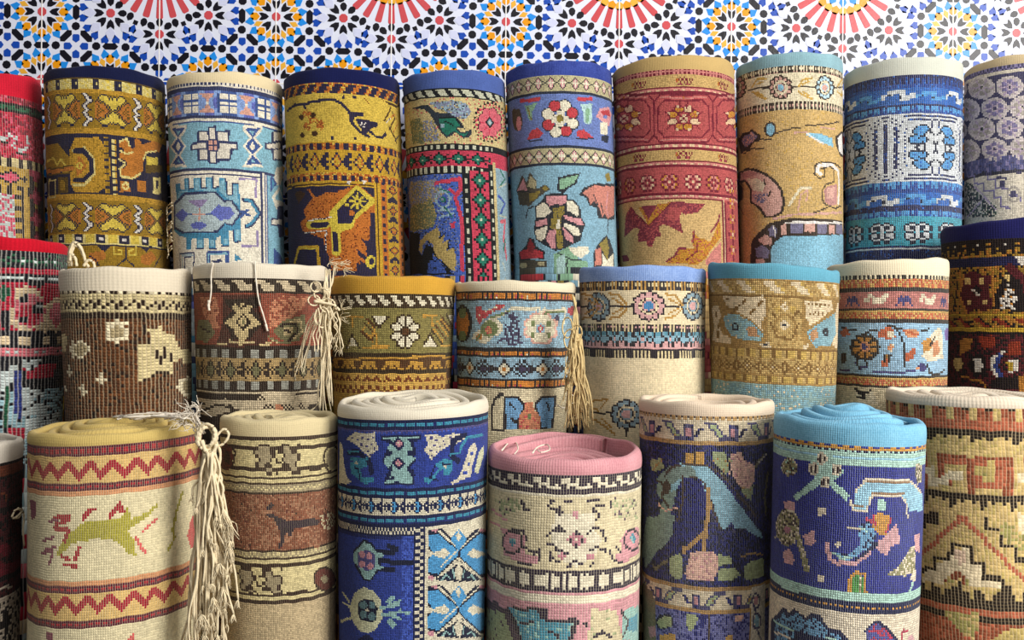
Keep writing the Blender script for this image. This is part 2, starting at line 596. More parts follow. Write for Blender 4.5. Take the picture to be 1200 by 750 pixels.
s.vrep(132, 182, ["..d..", ".dpd.", "dpppd", ".dpd.", "..y.."], 560, 92, 440, 760)
s.speck('w', 'p', .45, 5)

# --- navy rim, gold with hourglass bands
s = Rug('gold rolled carpet with hourglass bands under a navy rim, second from left in back row', YB,
        (50, 195, 102), (56, 200, 300), dict(g='8c6c1e', G='b0862c', n='171a38', w='cfc9c0', y='c8b048', o='a8682a', b='54411a', p='cdbd78'),
        'g', '151a3c', (77, 92), ku=1.55, kv=1.55, wu=.22, wv=.35, warp='c8b070', rimtilt=.03)
X = m4(["ggggnnngggg", "gggnyyyngng", "ggnyyyyynyn", "gngnyyyyyyy", "nongnyyyyyy", "ooongnyyyyy", "obooongnyyy", "oobooongnyy", "obobooongny", "oobobooongn"])
zz = []
for j in range(19):
    t = [0, 1, 2, 3, 3, 2, 1, 0, 1, 2, 1, 0, 1, 2, 3, 3, 2, 1, 0][j]
    zz.append(('g' * (t + 1) + 'nwwn' + 'g' * 8)[:9])
HG = cat(X, zz)
s.at(40, 70, 6)
s.band(120, 'b', 150, 'p', 212, 'G', 240, 'g', 480, 'G', 520, 'n', 735 + 0, 'n', 945, 'G', 985, 'g', 1222, 'G', 1290, 'p', 1296, 'n', 1312, 'g', 1500)
s.rep(138, 212, ["nnnpppyypppn", "nnnppppypppn", "npnpypppyppn", "npnppyppppyn", "nnnppppypppn", "nnnpypppyppn"], 500, 135)
s.rep(244, 470, HG, 610, 318)
s.rep(1008, 1205, HG, 610, 318)
s.rep(1234, 1292, ["pnnnnpyyyy", "pnnnnpyyyy", "pnwwnpyyyy", "pnwwnpyyyy", "pnnnnpyyyy", "pnnnnpyyyy"], 500, 142)
# the field between the two bands
s.poly('G', '285,545 450,545 520,640 545,760 520,880 450,935 285,935 258,880 250,640')
s.speck('G', 'g', .12, 8)
s.line('p', 16, '275,640 350,620 420,700 425,800 355,880 275,880').line('n', 30, '285,640 345,640 400,705 400,795 345,850 285,850')
s.poly('o', '300,670 330,690 370,745 330,800 300,820').ell('y', (320, 745, 22, 26)).ell('o', (320, 745, 9, 12))
s.vrep(492, 530, ["nnnn", "Gggn", "Gggn"], 580, 44, 540, 945).vrep(536, 578, ["nnnn", "nppG", "nppG"], 560, 44, 540, 945)
s.poly('o', '600,575 650,555 668,610 700,630 712,550 740,560 760,600 830,570 900,590 880,650 790,650 768,720 765,770 740,820 690,830 610,820 600,780 660,740 640,710 600,690 600,650 640,640 600,610')
s.line('p', 12, '600,575 650,555 668,605', '602,640 650,668 690,650', '600,700 640,730 602,770 608,822 690,834 745,800', '770,700 785,655 860,640')
s.poly('y', '790,680 870,690 870,740 790,740').poly('b', '780,740 900,740 900,790 780,800').poly('p', '835,825 890,830 890,945 835,945').box('n', (855, 850, 872, 905))
s.poly('o', '600,850 660,860 680,930 600,930').ell('p', (640, 890, 26, 30)).ell('o', (640, 890, 12, 14))
s.poly('o', '720,850 780,850 790,930 730,925')
s.poly('g', '80,600 170,590 250,690 250,800 200,790 80,790').line('y', 14, '85,720 130,690 160,740 190,700 230,760').line('o', 26, '90,790 270,765').line('b', 10, '90,770 270,745', '90,812 270,790')
s.line('p', 12, '100,850 145,842 145,965 100,970 100,850').poly('b', '165,830 240,820 240,930 165,945').box('g', (180, 850, 215, 920))
# lower border
s.poly('n', '445,1312 535,1312 490,1352').poly('n', '740,1312 830,1312 785,1352').line('y', 12, '560,1320 560,1370 610,1370 610,1340 590,1335', '715,1320 715,1370 665,1370 665,1340 690,1335').line('n', 8, '640,1315 640,1390')
s.poly('o', '385,1360 490,1340 500,1400 420,1430 380,1400').poly('o', '750,1380 820,1345 860,1400 800,1450 750,1430').line('n', 8, '390,1380 430,1410 450,1450', '580,1450 640,1400 700,1450', '850,1450 890,1380')

# --- cream rim, white and pale blue
s = Rug('pale blue and white rolled carpet with a cream rim, standing in the back row', YB,
        (195, 332, 102), (202, 334, 300), dict(b='7fb0c2', B='2f4a86', n='232b55', w='d8d0c0', p='d09a88', l='7f9bd0', c='e2dac6', t='3c84a6', v='8f7fa8', m='5a64b0', s='a8b8bc'),
        'b', 'dccba4', (83, 97), ku=1.55, kv=1.55, wu=.3, wv=.12, warp='dfe3e0', rimtilt=.03, endline=.15)
s.at(185, 75, 6)
s.band(126, 'n', 150, 'w', 165, 'n', 188, 'l', 362, 'n', 380, 'c', 400, 'B', 412, 'b', 735, 'n', 752, 'c', 770, 'n', 782, 'c', 1500)
s.rep(126, 152, ["nw", "nw"], 480, 14)
fl = ["lllmmmmmlllBBBBBBB", "lppppppplBccccBccccB"[:18], "llpppppllBccccBccccB"[:18], "lllpppllmBccccBccccB"[:18], "llllpllmmBBBBBBBBBBB"[:18], "llllcllmmBccccBccccB"[:18], "llllpllmmBBBBBBBBBBBB"[:18], "lllpppllmBccccBccccB"[:18], "llpppppllBccccBccccB"[:18], "lppppppplBccccBccccB"[:18], "lllmmmmmlllBBBBBBB"]
s.rep(190, 362, fl, 415, 262)
# star flower
for (cx, dx) in ((382, 1), (905, 1)):
    q = lambda *p: [(cx + (a - 382) * dx, b) for a, b in p]
    s.poly('n', q((350, 440), (410, 430), (410, 470), (505, 465), (505, 540), (560, 550), (565, 600), (520, 610), (515, 680), (420, 690), (410, 705), (355, 700), (350, 680), (280, 680), (275, 610), (225, 605), (230, 555), (270, 550), (275, 470), (350, 465)))
    s.poly('w', q((362, 452), (402, 445), (400, 530), (365, 530))).poly('w', q((365, 600), (400, 600), (402, 695), (365, 690)))
    s.poly('w', q((290, 480), (345, 480), (355, 535), (290, 540))).poly('w', q((420, 480), (492, 478), (492, 540), (420, 535)))
    s.poly('w', q((290, 605), (345, 600), (345, 668), (290, 668))).poly('w', q((415, 600), (500, 600), (500, 668), (420, 668)))
    s.poly('w', q((240, 565), (335, 555), (335, 595), (240, 595))).poly('w', q((435, 555), (550, 560), (550, 595), (435, 595)))
    s.poly('n', q((350, 525), (420, 525), (425, 610), (350, 610))).poly('p', q((358, 532), (380, 532), (380, 565), (358, 565)), q((390, 532), (416, 532), (416, 565), (390, 565)), q((358, 575), (380, 575), (380, 602), (358, 602)), q((390, 575), (416, 575), (416, 602), (390, 602)))
for cx, k in ((665, 1.0), (140, .8), (930, .6)):
    f = lambda *p: [(cx + a * k, b) for a, b in p]
    s.poly('c', f((-75, 430), (75, 430), (60, 480), (20, 520), (70, 580), (20, 640), (75, 725), (-75, 725), (-20, 640), (-70, 580), (-20, 520), (-60, 480)))
    s.poly('B', f((-55, 452), (55, 452), (0, 520)), f((0, 520), (55, 580), (0, 640), (-55, 580)), f((0, 640), (62, 705), (-50, 705)))
    s.poly('b', f((-20, 470), (20, 470), (0, 500)), f((-12, 690), (16, 690), (0, 665))).poly('c', f((0, 550), (22, 580), (0, 610), (-22, 580)))
# field corner and side border
s.at(185, 190, 6)
s.area(735, 960, 60, 800, 'b').area(722, 735, 62, 800, 'n').area(735, 748, 50, 800, 'c').area(748, 775, 60, 800, 'B').area(755, 762, 60, 800, 'c')
s.poly('c', '800,170 860,160 900,60 900,20 830,40').poly('B', '790,80 835,150 790,215').poly('t', '800,110 820,150 800,190').poly('c', '800,250 850,170 900,300 830,330').poly('b', '820,255 855,200 890,290')
s.poly('n', '790,395 835,390 840,310 880,310 900,520 850,530 840,450 790,445').poly('w', '800,405 870,400 870,440 800,435').poly('B', '810,600 860,650 880,720 810,720')
# crenellated medallion
s.poly('t', '120,150 155,150 155,190 185,190 185,115 215,115 215,190 245,185 245,110 300,110 300,180 335,180 335,105 380,105 385,180 425,175 425,110 475,115 490,230 520,230 520,150 565,150 580,300 585,560 535,560 530,480 495,480 495,590 445,590 440,520 405,525 405,605 355,605 350,535 318,535 318,610 270,610 268,535 235,535 230,615 200,615 195,530 150,520 110,480 110,290 130,260')
s.poly('b', '195,125 205,125 205,205 165,215 130,280 125,270 150,205 195,200').poly('b', '255,120 290,120 290,190 400,190 420,210 255,195').poly('b', '345,115 372,115 372,185 345,185').poly('b', '435,125 465,125 480,240 560,245 570,300 480,250 430,200').poly('b', '530,165 558,165 560,240 530,235')
s.poly('b', '455,535 485,535 485,580 455,580').poly('b', '545,470 572,470 572,550 545,550').poly('b', '365,545 395,545 395,595 365,595').poly('b', '280,545 310,545 310,600 280,600')
s.poly('n', '150,250 180,215 405,205 470,270 520,265 590,360 590,370 520,450 470,435 420,495 170,505 110,470 110,290')
s.poly('s', '165,260 190,228 395,218 462,282 515,280 575,360 515,435 465,425 410,482 180,490 120,455 120,300').line('B', 7, '330,365 400,365', '190,370 250,370').line('p', 8, '245,370 330,368', '288,330 288,410')
s.poly('m', '365,355 430,290 440,315 510,320 540,360 505,400 430,410').poly('m', '115,375 170,325 210,370 170,420').poly('v', '210,270 350,260 320,300 288,320 250,300').poly('m', '220,440 288,415 350,440 300,475 250,470')
s.line('B', 22, '580,345 640,375', '585,385 630,340').line('n', 30, '605,265 655,270 715,360 660,440 620,455').line('t', 20, '612,265 650,275 705,360 655,435 625,450')
s.line('v', 16, '570,115 690,120 685,245').line('c', 6, '580,130 660,140 660,220').line('v', 16, '590,590 700,590 700,490').line('c', 6, '600,575 680,575')
s.line('n', 9, '155,745 155,645 250,640 250,740', '185,740 185,670 228,668').line('s', 14, '170,745 170,658 240,655').line('B', 26, '350,710 350,640 485,640 485,700').line('b', 12, '355,705 355,645 480,645').line('n', 20, '390,700 440,695').poly('t', '535,640 600,690 535,690')
s.line('n', 6, '385,105 385,180 425,175', '300,110 300,180 335,180', '215,115 215,190 245,185', '475,115 490,230 520,230 520,150 565,150', '530,480 535,560 585,560', '445,590 495,590', '355,605 405,605', '270,610 318,610')

# --- navy rim, gold with the hooked branch
s = Rug('golden rolled carpet with a black hooked branch under a navy rim, in the back row', YB,
        (332, 470, 104), (338, 476, 310), dict(g='b8912c', y='c9ac48', o='b0642a', n='15183c', k='3a2318', r='6a2a18', w='d6cfc4', Y='c4b040'),
        'y', '141a48', (79, 97), ku=1.55, kv=1.55, wu=.15, wv=.4, warp='d8c070', weft='4a3212', rimtilt=.02)
s.at(325, 75, 6)
s.band(125, 'r', 136, 'o', 212, 'y', 545, 'g', 556, 'o', 604, 'g', 768, 'o', 824, 'g', 832, 'k', 846, 'g', 858, 'n', 1600)
s.rep(140, 205, ["..nnn", ".nnn.", ".nnn.", "nnn.."], 505, 92, cmap={'n': 'n'})
s.rep(560, 600, ["nn..", "nn..", "nn.."], 560, 62)
d = my(["n.......n...", ".n.....non..", "..nn..no.on.", "nnnn.no.o.on", ".nnnno.o.oon"][:5])
d = ["..nn....n...", ".nnn...non..", "nnn...no.on.", "nnnn.noo.oon", "nnn...no.on.", ".nnn...non..", "..nn....n..."]
s.rep(622, 748, d, 545, 158)
s.rep(782, 820, ["nn..", "nn..", "nn.."], 545, 60)
s.line('n', 20, '70,330 120,290 180,280 200,310', '190,280 300,258 400,250 450,280 500,330')
s.poly('n', '495,335 600,340 605,370 540,370 535,430 510,410').line('n', 22, '530,420 570,470 640,510', '560,395 700,420 690,440').poly('n', '555,400 640,390 690,440 650,460 690,500 730,510 760,480 775,500 740,528 700,520 640,480 600,480')
s.ell('w', (605, 425, 24, 20)).ell('n', (605, 428, 7, 6))
s.line('k', 14, '765,265 840,300 860,290', '800,310 775,360 755,400', '810,340 830,380 790,460', '790,440 830,520 840,550')
s.line('o', 10, '780,400 830,350 850,420 820,480').line('w', 6, '770,410 800,380').line('n', 9, '830,540 860,500')
s.ell('o', (210, 350, 30, 30), (300, 430, 26, 40), (210, 440, 26, 26), (250, 400, 30, 22)).ell('k', (170, 375, 16, 20), (252, 362, 18, 20), (178, 500, 16, 18), (262, 490, 20, 20)).speck('o', 'y', .25, 3)
s.box('n', (455, 222, 475, 245), (532, 222, 552, 245), (375, 512, 398, 535), (540, 512, 560, 535)).line('r', 10, '610,240 625,255 640,275', '740,250 750,260')
# field: slanted cartouche on rust
s.at(325, 200, 6)
s.poly('o', '200,130 460,140 560,90 700,210 690,400 620,560 560,700 360,700 330,520 190,470 150,330 250,190').speck('o', 'r', .12, 9)
s.poly('n', '140,160 210,110 270,190 350,150 420,150 450,110 100,120').poly('k', '120,160 160,140 200,160 150,230').poly('n', '110,270 170,260 200,330 160,360 170,420 320,480 330,540 360,600 380,690 100,690 100,400')
s.poly('Y', '360,290 555,95 700,215 545,345 530,400 440,440 370,400').poly('n', '415,290 555,130 645,215 540,320 520,370 420,375')
s.line('Y', 14, '560,160 560,270', '510,215 620,215', '525,180 600,250', '600,185 520,260').ell('o', (522, 298, 18, 22)).ell('n', (560, 215, 10, 10)).ell('Y', (490, 240, 16, 10))
s.line('Y', 60, '225,380 350,375').line('n', 34, '245,385 345,378').line('Y', 66, '405,430 410,570').line('n', 36, '402,445 408,555')
s.line('w', 5, '195,440 340,420 340,560', '210,350 380,330')
s.poly('n', '655,300 690,300 690,600 640,680 600,640 640,560').poly('n', '590,480 650,500 640,560').poly('n', '550,550 620,600 600,680').poly('n', '550,640 640,700 550,730').line('o', 18, '560,520 620,590', '560,600 610,640')
s.ell('Y', (655, 640, 36, 46)).ell('n', (660, 640, 18, 24)).line('g', 26, '120,650 150,540 280,540 290,680').line('Y', 10, '120,650 150,545 275,545')
s.ell('w', (500, 85, 30, 14), (605, 85, 30, 14), (705, 170, 14, 34), (705, 262, 14, 24)).speck('w', 'n', .4, 4)
s.area(100, 690, 66, 86, 'g').poly('w', '480,70 520,70 500,100').poly('w', '590,70 630,70 610,100').poly('w', '720,150 690,170 720,190')
s.area(690, 725, 66, 800, 'g').area(708, 716, 62, 800, 'k').area(725, 1000, 66, 800, 'g').area(735, 775, 66, 800, 'o').area(855, 890, 66, 800, 'o')
s.vrep(738, 772, ["oooo", ".nn.", ".nn.", "oooo"], 60, 60, 60, 800).vrep(858, 888, ["....", ".kk.", ".kk.", "...."], 60, 56, 60, 800)
s.vrep(785, 852, tr(["..nn....n...", ".nnn...non..", "nnn...no.on.", "nnnn.noo.oon", "nnn...no.on.", ".nnn...non..", "..nn....n..."]), 225, 142, 60, 800)

# --- mid blue rim, red border
s = Rug('denim-blue-rimmed rolled carpet with a crimson border strip down its side, in the back row', YB,
        (472, 593, 104), (480, 600, 310), dict(k='12161c', w='b7b8a2', c='c0ae7c', r='b83a50', g='1f6a58', b='3f5aa8', v='7a7f98', y='a8935a', p='c8606c', l='8aa4b0', q='28303c', a='6a6f52'),
        'c', '4a5f9e', (81, 103), ku=1.55, kv=1.55, wu=.12, wv=.35, warp='a8a898', rimtilt=.02)
s.at(460, 75, 6)
s.band(160, 'k', 232, 'c', 248, 'c', 555, 'k', 562, 'k', 608, 'r', 716, 'k', 770, 'b', 1500)
s.rep(178, 225, ["wwwww...", ".wwwww..", "..wwwww.", "...wwwww"], 440, 92)
s.rep(566, 600, ["ww..", "ww..", "ww.."], 485, 52, x1=700).rep(722, 762, ["ww..", "ww..", "ww.."], 485, 52, x1=650)
s.rep(616, 712, ["...k....", "..kgk..k", ".kgggkk.", "kggwggkk", ".kgggkk.", "..kgk..k", "...k...."], 470, 138, x1=690)
s.poly('v', '250,270 420,255 520,275 550,340 520,385 440,380 400,350 320,320').speck('v', 'l', .35, 3).speck('v', 'q', .12, 4)
s.poly('a', '120,400 190,380 230,450 220,560 140,560').poly('v', '215,400 290,390 310,480 340,540 220,550').speck('v', 'c', .15, 8)
s.poly('q', '120,310 250,290 300,340 400,350 480,400 510,455 450,450 480,480 560,460 550,510 500,520 440,480 420,500 380,520 340,480 300,420 260,350 220,320')
s.poly('g', '320,370 440,380 480,430 440,450 470,490 540,480 500,510 430,470 380,505 340,460').ell('l', (350, 435, 14, 16)).line('k', 7, '330,380 440,380 490,440', '360,400 420,430').line('c', 7, '480,450 500,465')
s.poly('c', '560,270 600,255 790,270 795,540 600,530 560,420').speck('c', 'r', .05, 2)
for q in range(26):
    a = q * 2 * PI / 26
    s.ell('k', (685 + 112 * math.cos(a), 410 + 136 * math.sin(a), 8, 9))
    s.ell('r', (685 + 98 * math.cos(a + .1), 410 + 120 * math.sin(a + .1), 7, 8))
for rr, cc in ((1.16, 'k'), (1.0, 'p')):
    for q in range(8):
        a = q * PI / 4 + PI / 8
        s.ell(cc, (683 + 56 * math.cos(a), 412 + 72 * math.sin(a), 29 * rr, 34 * rr))
s.ell('p', (683, 412, 52, 62)).line('r', 7, '683,340 683,365', '683,460 683,490', '620,412 645,412', '722,412 745,412', '645,365 660,380', '722,365 708,380', '645,460 660,445', '722,460 708,445')
s.poly('k', '683,372 716,412 683,452 650,412').poly('l', '683,388 702,412 683,436 664,412').ell('w', (683, 412, 8, 9))
s.at(460, 200, 6)
# side border down the right
s.area(500, 550, 20, 900, 'k').area(550, 690, 0, 900, 'r').area(690, 722, -60, 900, 'k').area(722, 742, -80, 900, 'c').area(742, 1000, -40, 900, 'l')
s.area(550, 555, 0, 900, 'k').vrep(510, 542, ["....", ".ww.", ".ww.", "...."], 70, 70, 30, 900).vrep(694, 720, ["....", ".ww.", ".ww.", "...."], 70, 66, -30, 900)
s.vrep(562, 684, tr(["...k....", "..kgk..k", ".kgggkk.", "kggwggkk", ".kgggkk.", "..kgk..k", "...k...."]), 68, 140, -30, 900)
s.line('g', 14, '760,0 790,60 760,100').line('b', 20, '745,180 790,230 760,300').line('p', 26, '760,360 790,350 780,480 800,620').line('g', 16, '790,480 780,560').line('w', 8, '770,640 790,700', '750,120 800,90', '750,320 800,330')
# blue field, twining leaf
s.line('r', 28, '300,85 470,60 475,130 440,190 480,330 490,700').line('r', 20, '400,130 440,165', '300,85 290,110').poly('r', '400,370 440,360 430,410 405,400')
s.poly('v', '120,80 300,60 290,110 380,140 320,200 250,250 130,260 110,160').speck('v', 'a', .4, 3)
s.poly('a', '120,260 270,200 310,320 280,400 120,430').speck('a', 'y', .3, 3)
s.ring('l', 14, (350, 200, 50, 56)).line('l', 14, '330,100 340,150', '310,280 430,270', '330,330 420,300').ell('g', (350, 200, 20, 20)).ell('v', (345, 200, 10, 10)).line('g', 8, '360,250 420,330', '330,130 400,150').speck('b', 'v', .12, 6)
s.poly('y', '180,560 190,490 240,440 310,400 330,440 320,480 370,430 350,510 400,480 380,560 430,540 440,600 440,710 380,680 330,620 290,600 280,520 240,490 210,520 200,590').line('k', 7, '330,440 330,480 365,440', '395,480 385,550', '250,500 300,600 400,700').poly('k', '120,430 190,440 180,560 200,600 230,520 280,540 280,620 380,690 430,730 120,730').poly('b', '250,630 330,640 380,720 240,720').speck('b', 'q', .1, 5)

# --- navy rim, light blue with flowers
s = Rug('navy-rimmed light blue floral rolled carpet with a red and white rosette', YB,
        (593, 718, 98), (602, 724.3, 300), dict(b='7fa8bc', v='6478b4', n='161c33', k='20202a', c='b4ab84', r='b8323c', w='e0d8c0', p='cf9094', o='8c7a30', g='80a888', l='a8c8c4', q='4a4436', P='c27a6a', d='8c1c28'),
        'b', '1c2a78', (70, 88), ku=1.55, kv=1.55, wu=.3, wv=.3, warp='c9cfc6', weft='3a4650', rimtilt=.02, end2='4a5cae')
s.at(580, 70, 6)
s.band(100, 'k', 108, 'c', 216, 'n', 236, 'v', 600, 'n', 622, 'c', 726, 'n', 742, 'b', 1500)
dm = ["....k....", "...kpk...", "..kpwpk..", ".k.pwp.k.", "k.wwwww.k", ".k.pwp.k.", "..kpwpk..", "...kpk...", "....k...."]
s.rep(116, 208, dm, 478, 88).rep(630, 722, dm, 470, 86)
for k in range(8):
    a = k * PI / 4 + .35
    s.ell('k', (458 + 92 * math.sin(a), 415 - 98 * math.cos(a), 48, 44))
for k in range(8):
    a = k * PI / 4 + .35
    s.ell('w' if k % 2 == 0 else 'r', (458 + 92 * math.sin(a), 415 - 98 * math.cos(a), 40, 37))
s.poly('w', '430,360 485,360 485,390 515,400 510,440 485,450 480,475 430,470 425,445 400,440 400,395 430,390').ell('o', (455, 415, 26, 26))
s.line('r', 26, '180,290 310,275', '590,275 680,280').poly('g', '205,320 300,305 260,360 260,430 240,430 220,370').line('o', 8, '230,330 240,390 255,420').poly('l', '600,315 685,310 680,440 650,455 620,440 620,370').poly('g', '640,340 670,340 660,440 640,440')
s.poly('r', '220,565 250,500 300,480 340,520 310,555').poly('r', '570,500 620,490 690,545 620,555 575,540').line('n', 5, '230,570 330,560', '570,555 690,555')
s.poly('q', '120,350 170,340 195,440 180,500 140,500 120,440').ell('p', (165, 450, 18, 50)).poly('p', '710,400 740,340 800,330 820,390 800,470').poly('r', '740,360 800,350 810,400 760,390').poly('w', '740,440 790,440 790,530 740,520').poly('n', '750,530 800,540 790,590 750,570').ell('v', (775, 400, 14, 14))
s.at(580, 190, 6)
s.poly('k', '435,200 440,110 510,90 600,75 570,150 510,190 480,220').poly('g', '450,195 455,120 590,88 550,150 500,180')
# big pale flower
s.poly('k', '345,230 430,215 505,225 510,260 550,260 600,330 605,390 635,440 610,490 600,550 500,600 480,610 420,625 350,590 320,570 280,540 270,470 280,400 280,310 330,270')
s.poly('p', '355,235 500,232 500,285 460,300 430,290 380,310 355,270').poly('w', '290,310 345,280 395,345 350,385 290,390').poly('w', '500,270 545,270 590,330 580,390 530,350 500,340').poly('p', '475,370 540,390 600,400 620,440 580,440 490,400').poly('p', '280,420 365,395 360,440 285,460').poly('w', '480,425 580,460 600,510 560,520 480,450').poly('w', '280,480 370,450 350,530 320,560 285,530').poly('p', '475,460 550,530 550,570 500,550 480,500').poly('p', '355,540 380,480 425,470 420,610 390,605')
s.poly('o', '405,320 485,310 485,360 460,400 465,460 450,480 465,480 480,600 430,610 430,480 385,460 390,400 410,390').speck('o', 'q', .15, 3).box('w', (430, 400, 455, 465))
s.poly('k', '590,230 620,180 700,150 840,150 840,400 800,410 790,400 720,390 710,320 660,305 640,250').poly('P', '610,215 660,180 700,165 840,170 835,370 790,400 770,360 750,390 735,330 715,300 690,270 670,300 650,240').line('p', 12, '790,210 780,320 795,380').line('k', 6, '690,230 720,300', '740,290 760,360', '790,410 790,500')
s.poly('k', '690,640 720,580 780,510 805,550 835,640 835,750 690,750').poly('P', '700,620 740,600 750,720 700,730').poly('o', '730,580 780,530 800,600 790,690 760,640').poly('w', '750,640 785,690 830,640 830,740 750,740')
s.poly('q', '150,190 190,90 220,140 240,70 290,130 290,190 350,160 385,190 330,230 290,260 240,310 170,300 160,240').poly('p', '155,200 200,115 225,200').poly('c', '225,170 245,90 290,140 280,190').poly('o', '240,220 320,200 290,260 240,280').ell('o', (350, 185, 18, 18)).line('k', 7, '150,205 250,210', '215,390 230,330 270,310')
s.poly('k', '165,640 215,590 235,530 270,540 285,590 345,630 340,680 270,680 170,690').poly('r', '175,630 250,600 330,630 330,675 180,680').poly('d', '225,590 245,535 275,590 260,640 230,630').poly('q', '170,690 360,690 360,750 170,750').ell('c', (200, 725, 26, 20), (320, 715, 26, 16))
s.poly('g', '410,650 520,590 590,690 650,700 650,760 410,760').poly('w', '510,600 650,590 660,630 600,680 540,640').line('k', 5, '440,640 540,690 600,690', '500,690 500,750').poly('l', '430,680 490,640 490,750 430,750')
s.poly('o', '770,90 800,70 815,130 785,140')

# --- tan rim, rose
s = Rug('rose-red rolled carpet with a tan rim and framed panels, in the back row', YB,
        (718, 862, 92), (725.5, 867, 305), dict(r='a84e4e', d='6e2030', p='c07a72', t='b99a62', y='b98530', w='d2b490', o='a8602c', T='c4a46e', m='7c3340'),
        'r', 'b89c66', (64, 81), ku=1.55, kv=1.55, wu=.1, wv=.45, warp='c8a888', weft='5a2428', rimtilt=.04, endline=.15)
s.at(710, 60, 6)
s.band(122, 'd', 134, 'p', 148, 'd', 162, 't', 248, 'd', 262, 'p', 278, 'd', 292, 'r', 645, 'd', 658, 'p', 672, 'd', 688, 't', 765, 'd', 780, 'p', 800, 'd', 815, 'r', 998, 'd', 1010, 'p', 1028, 'd', 1040, 'T', 1600)
s.rep(128, 160, ["..pp", "..pp"], 500, 30).rep(264, 276, ["wwp."], 500, 60).rep(658, 672, ["wwp."], 500, 60).rep(782, 798, ["wwp."], 500, 60).rep(1012, 1026, ["wwp."], 500, 60)
gl = ["..d..d......", ".d.dd.dd.d.d", "..d..m.d..d.", ".mmd..dmmd.."]
s.rep(180, 240, ["......................" + g for g in gl], 445, 330, cmap={}).rep(190, 220, ["..........y..........................."[:22], "..........o..........................."[:22], "..........y..........................."[:22]], 505, 330)
s.rep(700, 755, ["......................" + g for g in gl], 440, 330).rep(710, 740, ["..........y...........", "..........o...........", "..........y..........."], 505, 330)
# framed panels
for cx in (545, 130, 960):
    for (a, b, c, d2) in ((208, 305, 640, 40), (180, 345, 605, 45)):
        s.line('d', 12, [(cx - a + d2, b), (cx + a - d2, b), (cx + a, b + 50), (cx + a, c - 50), (cx + a - d2, c), (cx - a + d2, c), (cx - a, c - 50), (cx - a, b + 50), (cx - a + d2, b)])
    s.line('p', 8, [(cx - 160, 325), (cx + 160, 325)], [(cx - 160, 622), (cx + 160, 622)])
    for k in range(8):
        a = k * PI / 4 + PI / 8
        s.ell('d', (cx + 82 * math.cos(a), 470 + 66 * math.sin(a), 38, 32))
    for k in range(8):
        a = k * PI / 4 + PI / 8
        s.ell('y' if k % 3 else 'w', (cx + 82 * math.cos(a), 470 + 66 * math.sin(a), 28, 22))
        s.ell('w', (cx + 112 * math.cos(a), 470 + 86 * math.sin(a), 12, 10))
    s.line('d', 7, [(cx - 30, 350), (cx - 20, 400)], [(cx + 30, 350), (cx + 20, 400)], [(cx - 120, 550), (cx - 90, 520)], [(cx + 120, 550), (cx + 90, 520)], [(cx - 130, 430), (cx - 100, 450)], [(cx + 130, 430), (cx + 100, 450)])
    s.ell('w', (cx, 475, 30, 28)).ell('p', (cx, 475, 12, 12)).ell('o', (cx, 325, 8, 10)).line('d', 6, [(cx - 40, 440), (cx + 40, 510)], [(cx + 40, 440), (cx - 40, 510)])
fr = ["..mm.mm..", ".mycmcym.", "mycm.mcym", ".mm.w.mm.", "mycm.mcym", ".mycmcym.", "..mm.mm.."]
s.rep(858, 980, cat([q + '..' for q in fr], [q + '..' for q in [x.replace('y', 'w') for x in fr]]), 545, 330, cmap={'m': 'd', 'c': 'p'})
s.at(710, 185, 6)
s.area(828, 1000, 285, 900, 'r').area(820, 832, 285, 900, 'd').area(832, 842, 285, 900, 'w').area(842, 852, 300, 900, 'd')
s.vrep(862, 915, ["..d..", ".y.y.", "d.w.d", ".y.y.", "..d.."], 300, 110, 200, 900)
s.poly('m', '130,560 140,400 180,340 230,420 300,470 400,350 470,310 700,320 650,380 560,400 520,380 520,440 540,530 480,500 440,480 400,470 370,490 385,560 350,560 320,630 290,620 280,590 230,590 220,540 240,500 200,490 160,530').speck('m', 'r', .35, 3)
s.poly('y', '230,350 460,310 300,480').poly('m', '250,340 360,330 300,430').line('d', 8, '220,400 300,480 460,310').poly('r', '440,350 560,340 500,440 420,440')
s.poly('y', '520,640 620,640 600,590 610,510 650,560 690,570 730,590 760,540 800,430 810,560 740,640 700,710 640,750 420,740').speck('y', 'o', .2, 5).speck('y', 'r', .12, 6).line('m', 14, '420,730 480,690 510,640 560,640', '610,590 620,510', '740,520 790,450 800,400').line('d', 8, '640,600 640,660 560,720')
s.poly('p', '700,720 760,640 810,590 815,750 700,750').poly('m', '110,690 150,680 170,720 120,730')

# --- teal rim, tan with pink buds
s = Rug('tan rolled carpet with a dusty teal rim and outlined pink buds, in the back row', YB,
        (862, 989, 86), (866, 989, 305), dict(t='bf9f66', c='d8ccae', k='2e2422', p='c69a8e', b='7fb4cc', v='6e6a86', l='aac8d4', o='bf9a4c', w='ded8d2', q='8a6a44', m='b07f7c'),
        't', '86aab4', (61, 77), ku=1.55, kv=1.55, wu=.3, wv=.15, warp='e0d4b8', rimtilt=.03)
s.at(845, 60, 6)
s.band(100, 'k', 155, 'c', 355, 'k', 412, 't', 1500)
s.rep(100, 155, ["kkc", "kcc", "kkc", "kkp"], 480, 22).rep(358, 408, ["kkc", "kpc", "kkc"], 480, 26)
for cx, a, b2 in ((418, 'p', 'b'), (730, 'l', 'p'), (110, 'm', 'k')):
    rx = 82 if cx == 418 else 62
    for k in range(12):
        q = k * PI / 6
        s.ell('k', (cx + rx * .82 * math.cos(q), 255 + 68 * math.sin(q), 20, 20))
    for k in range(12):
        q = k * PI / 6
        s.ell(a, (cx + rx * .78 * math.cos(q), 255 + 64 * math.sin(q), 12, 13))
    s.ell('c', (cx, 255, rx * .5, 40)).ell('k', (cx, 255, rx * .42, 34)).ell(a, (cx, 255, rx * .4, 32)).ell(b2, (cx, 255, rx * .28, 24))
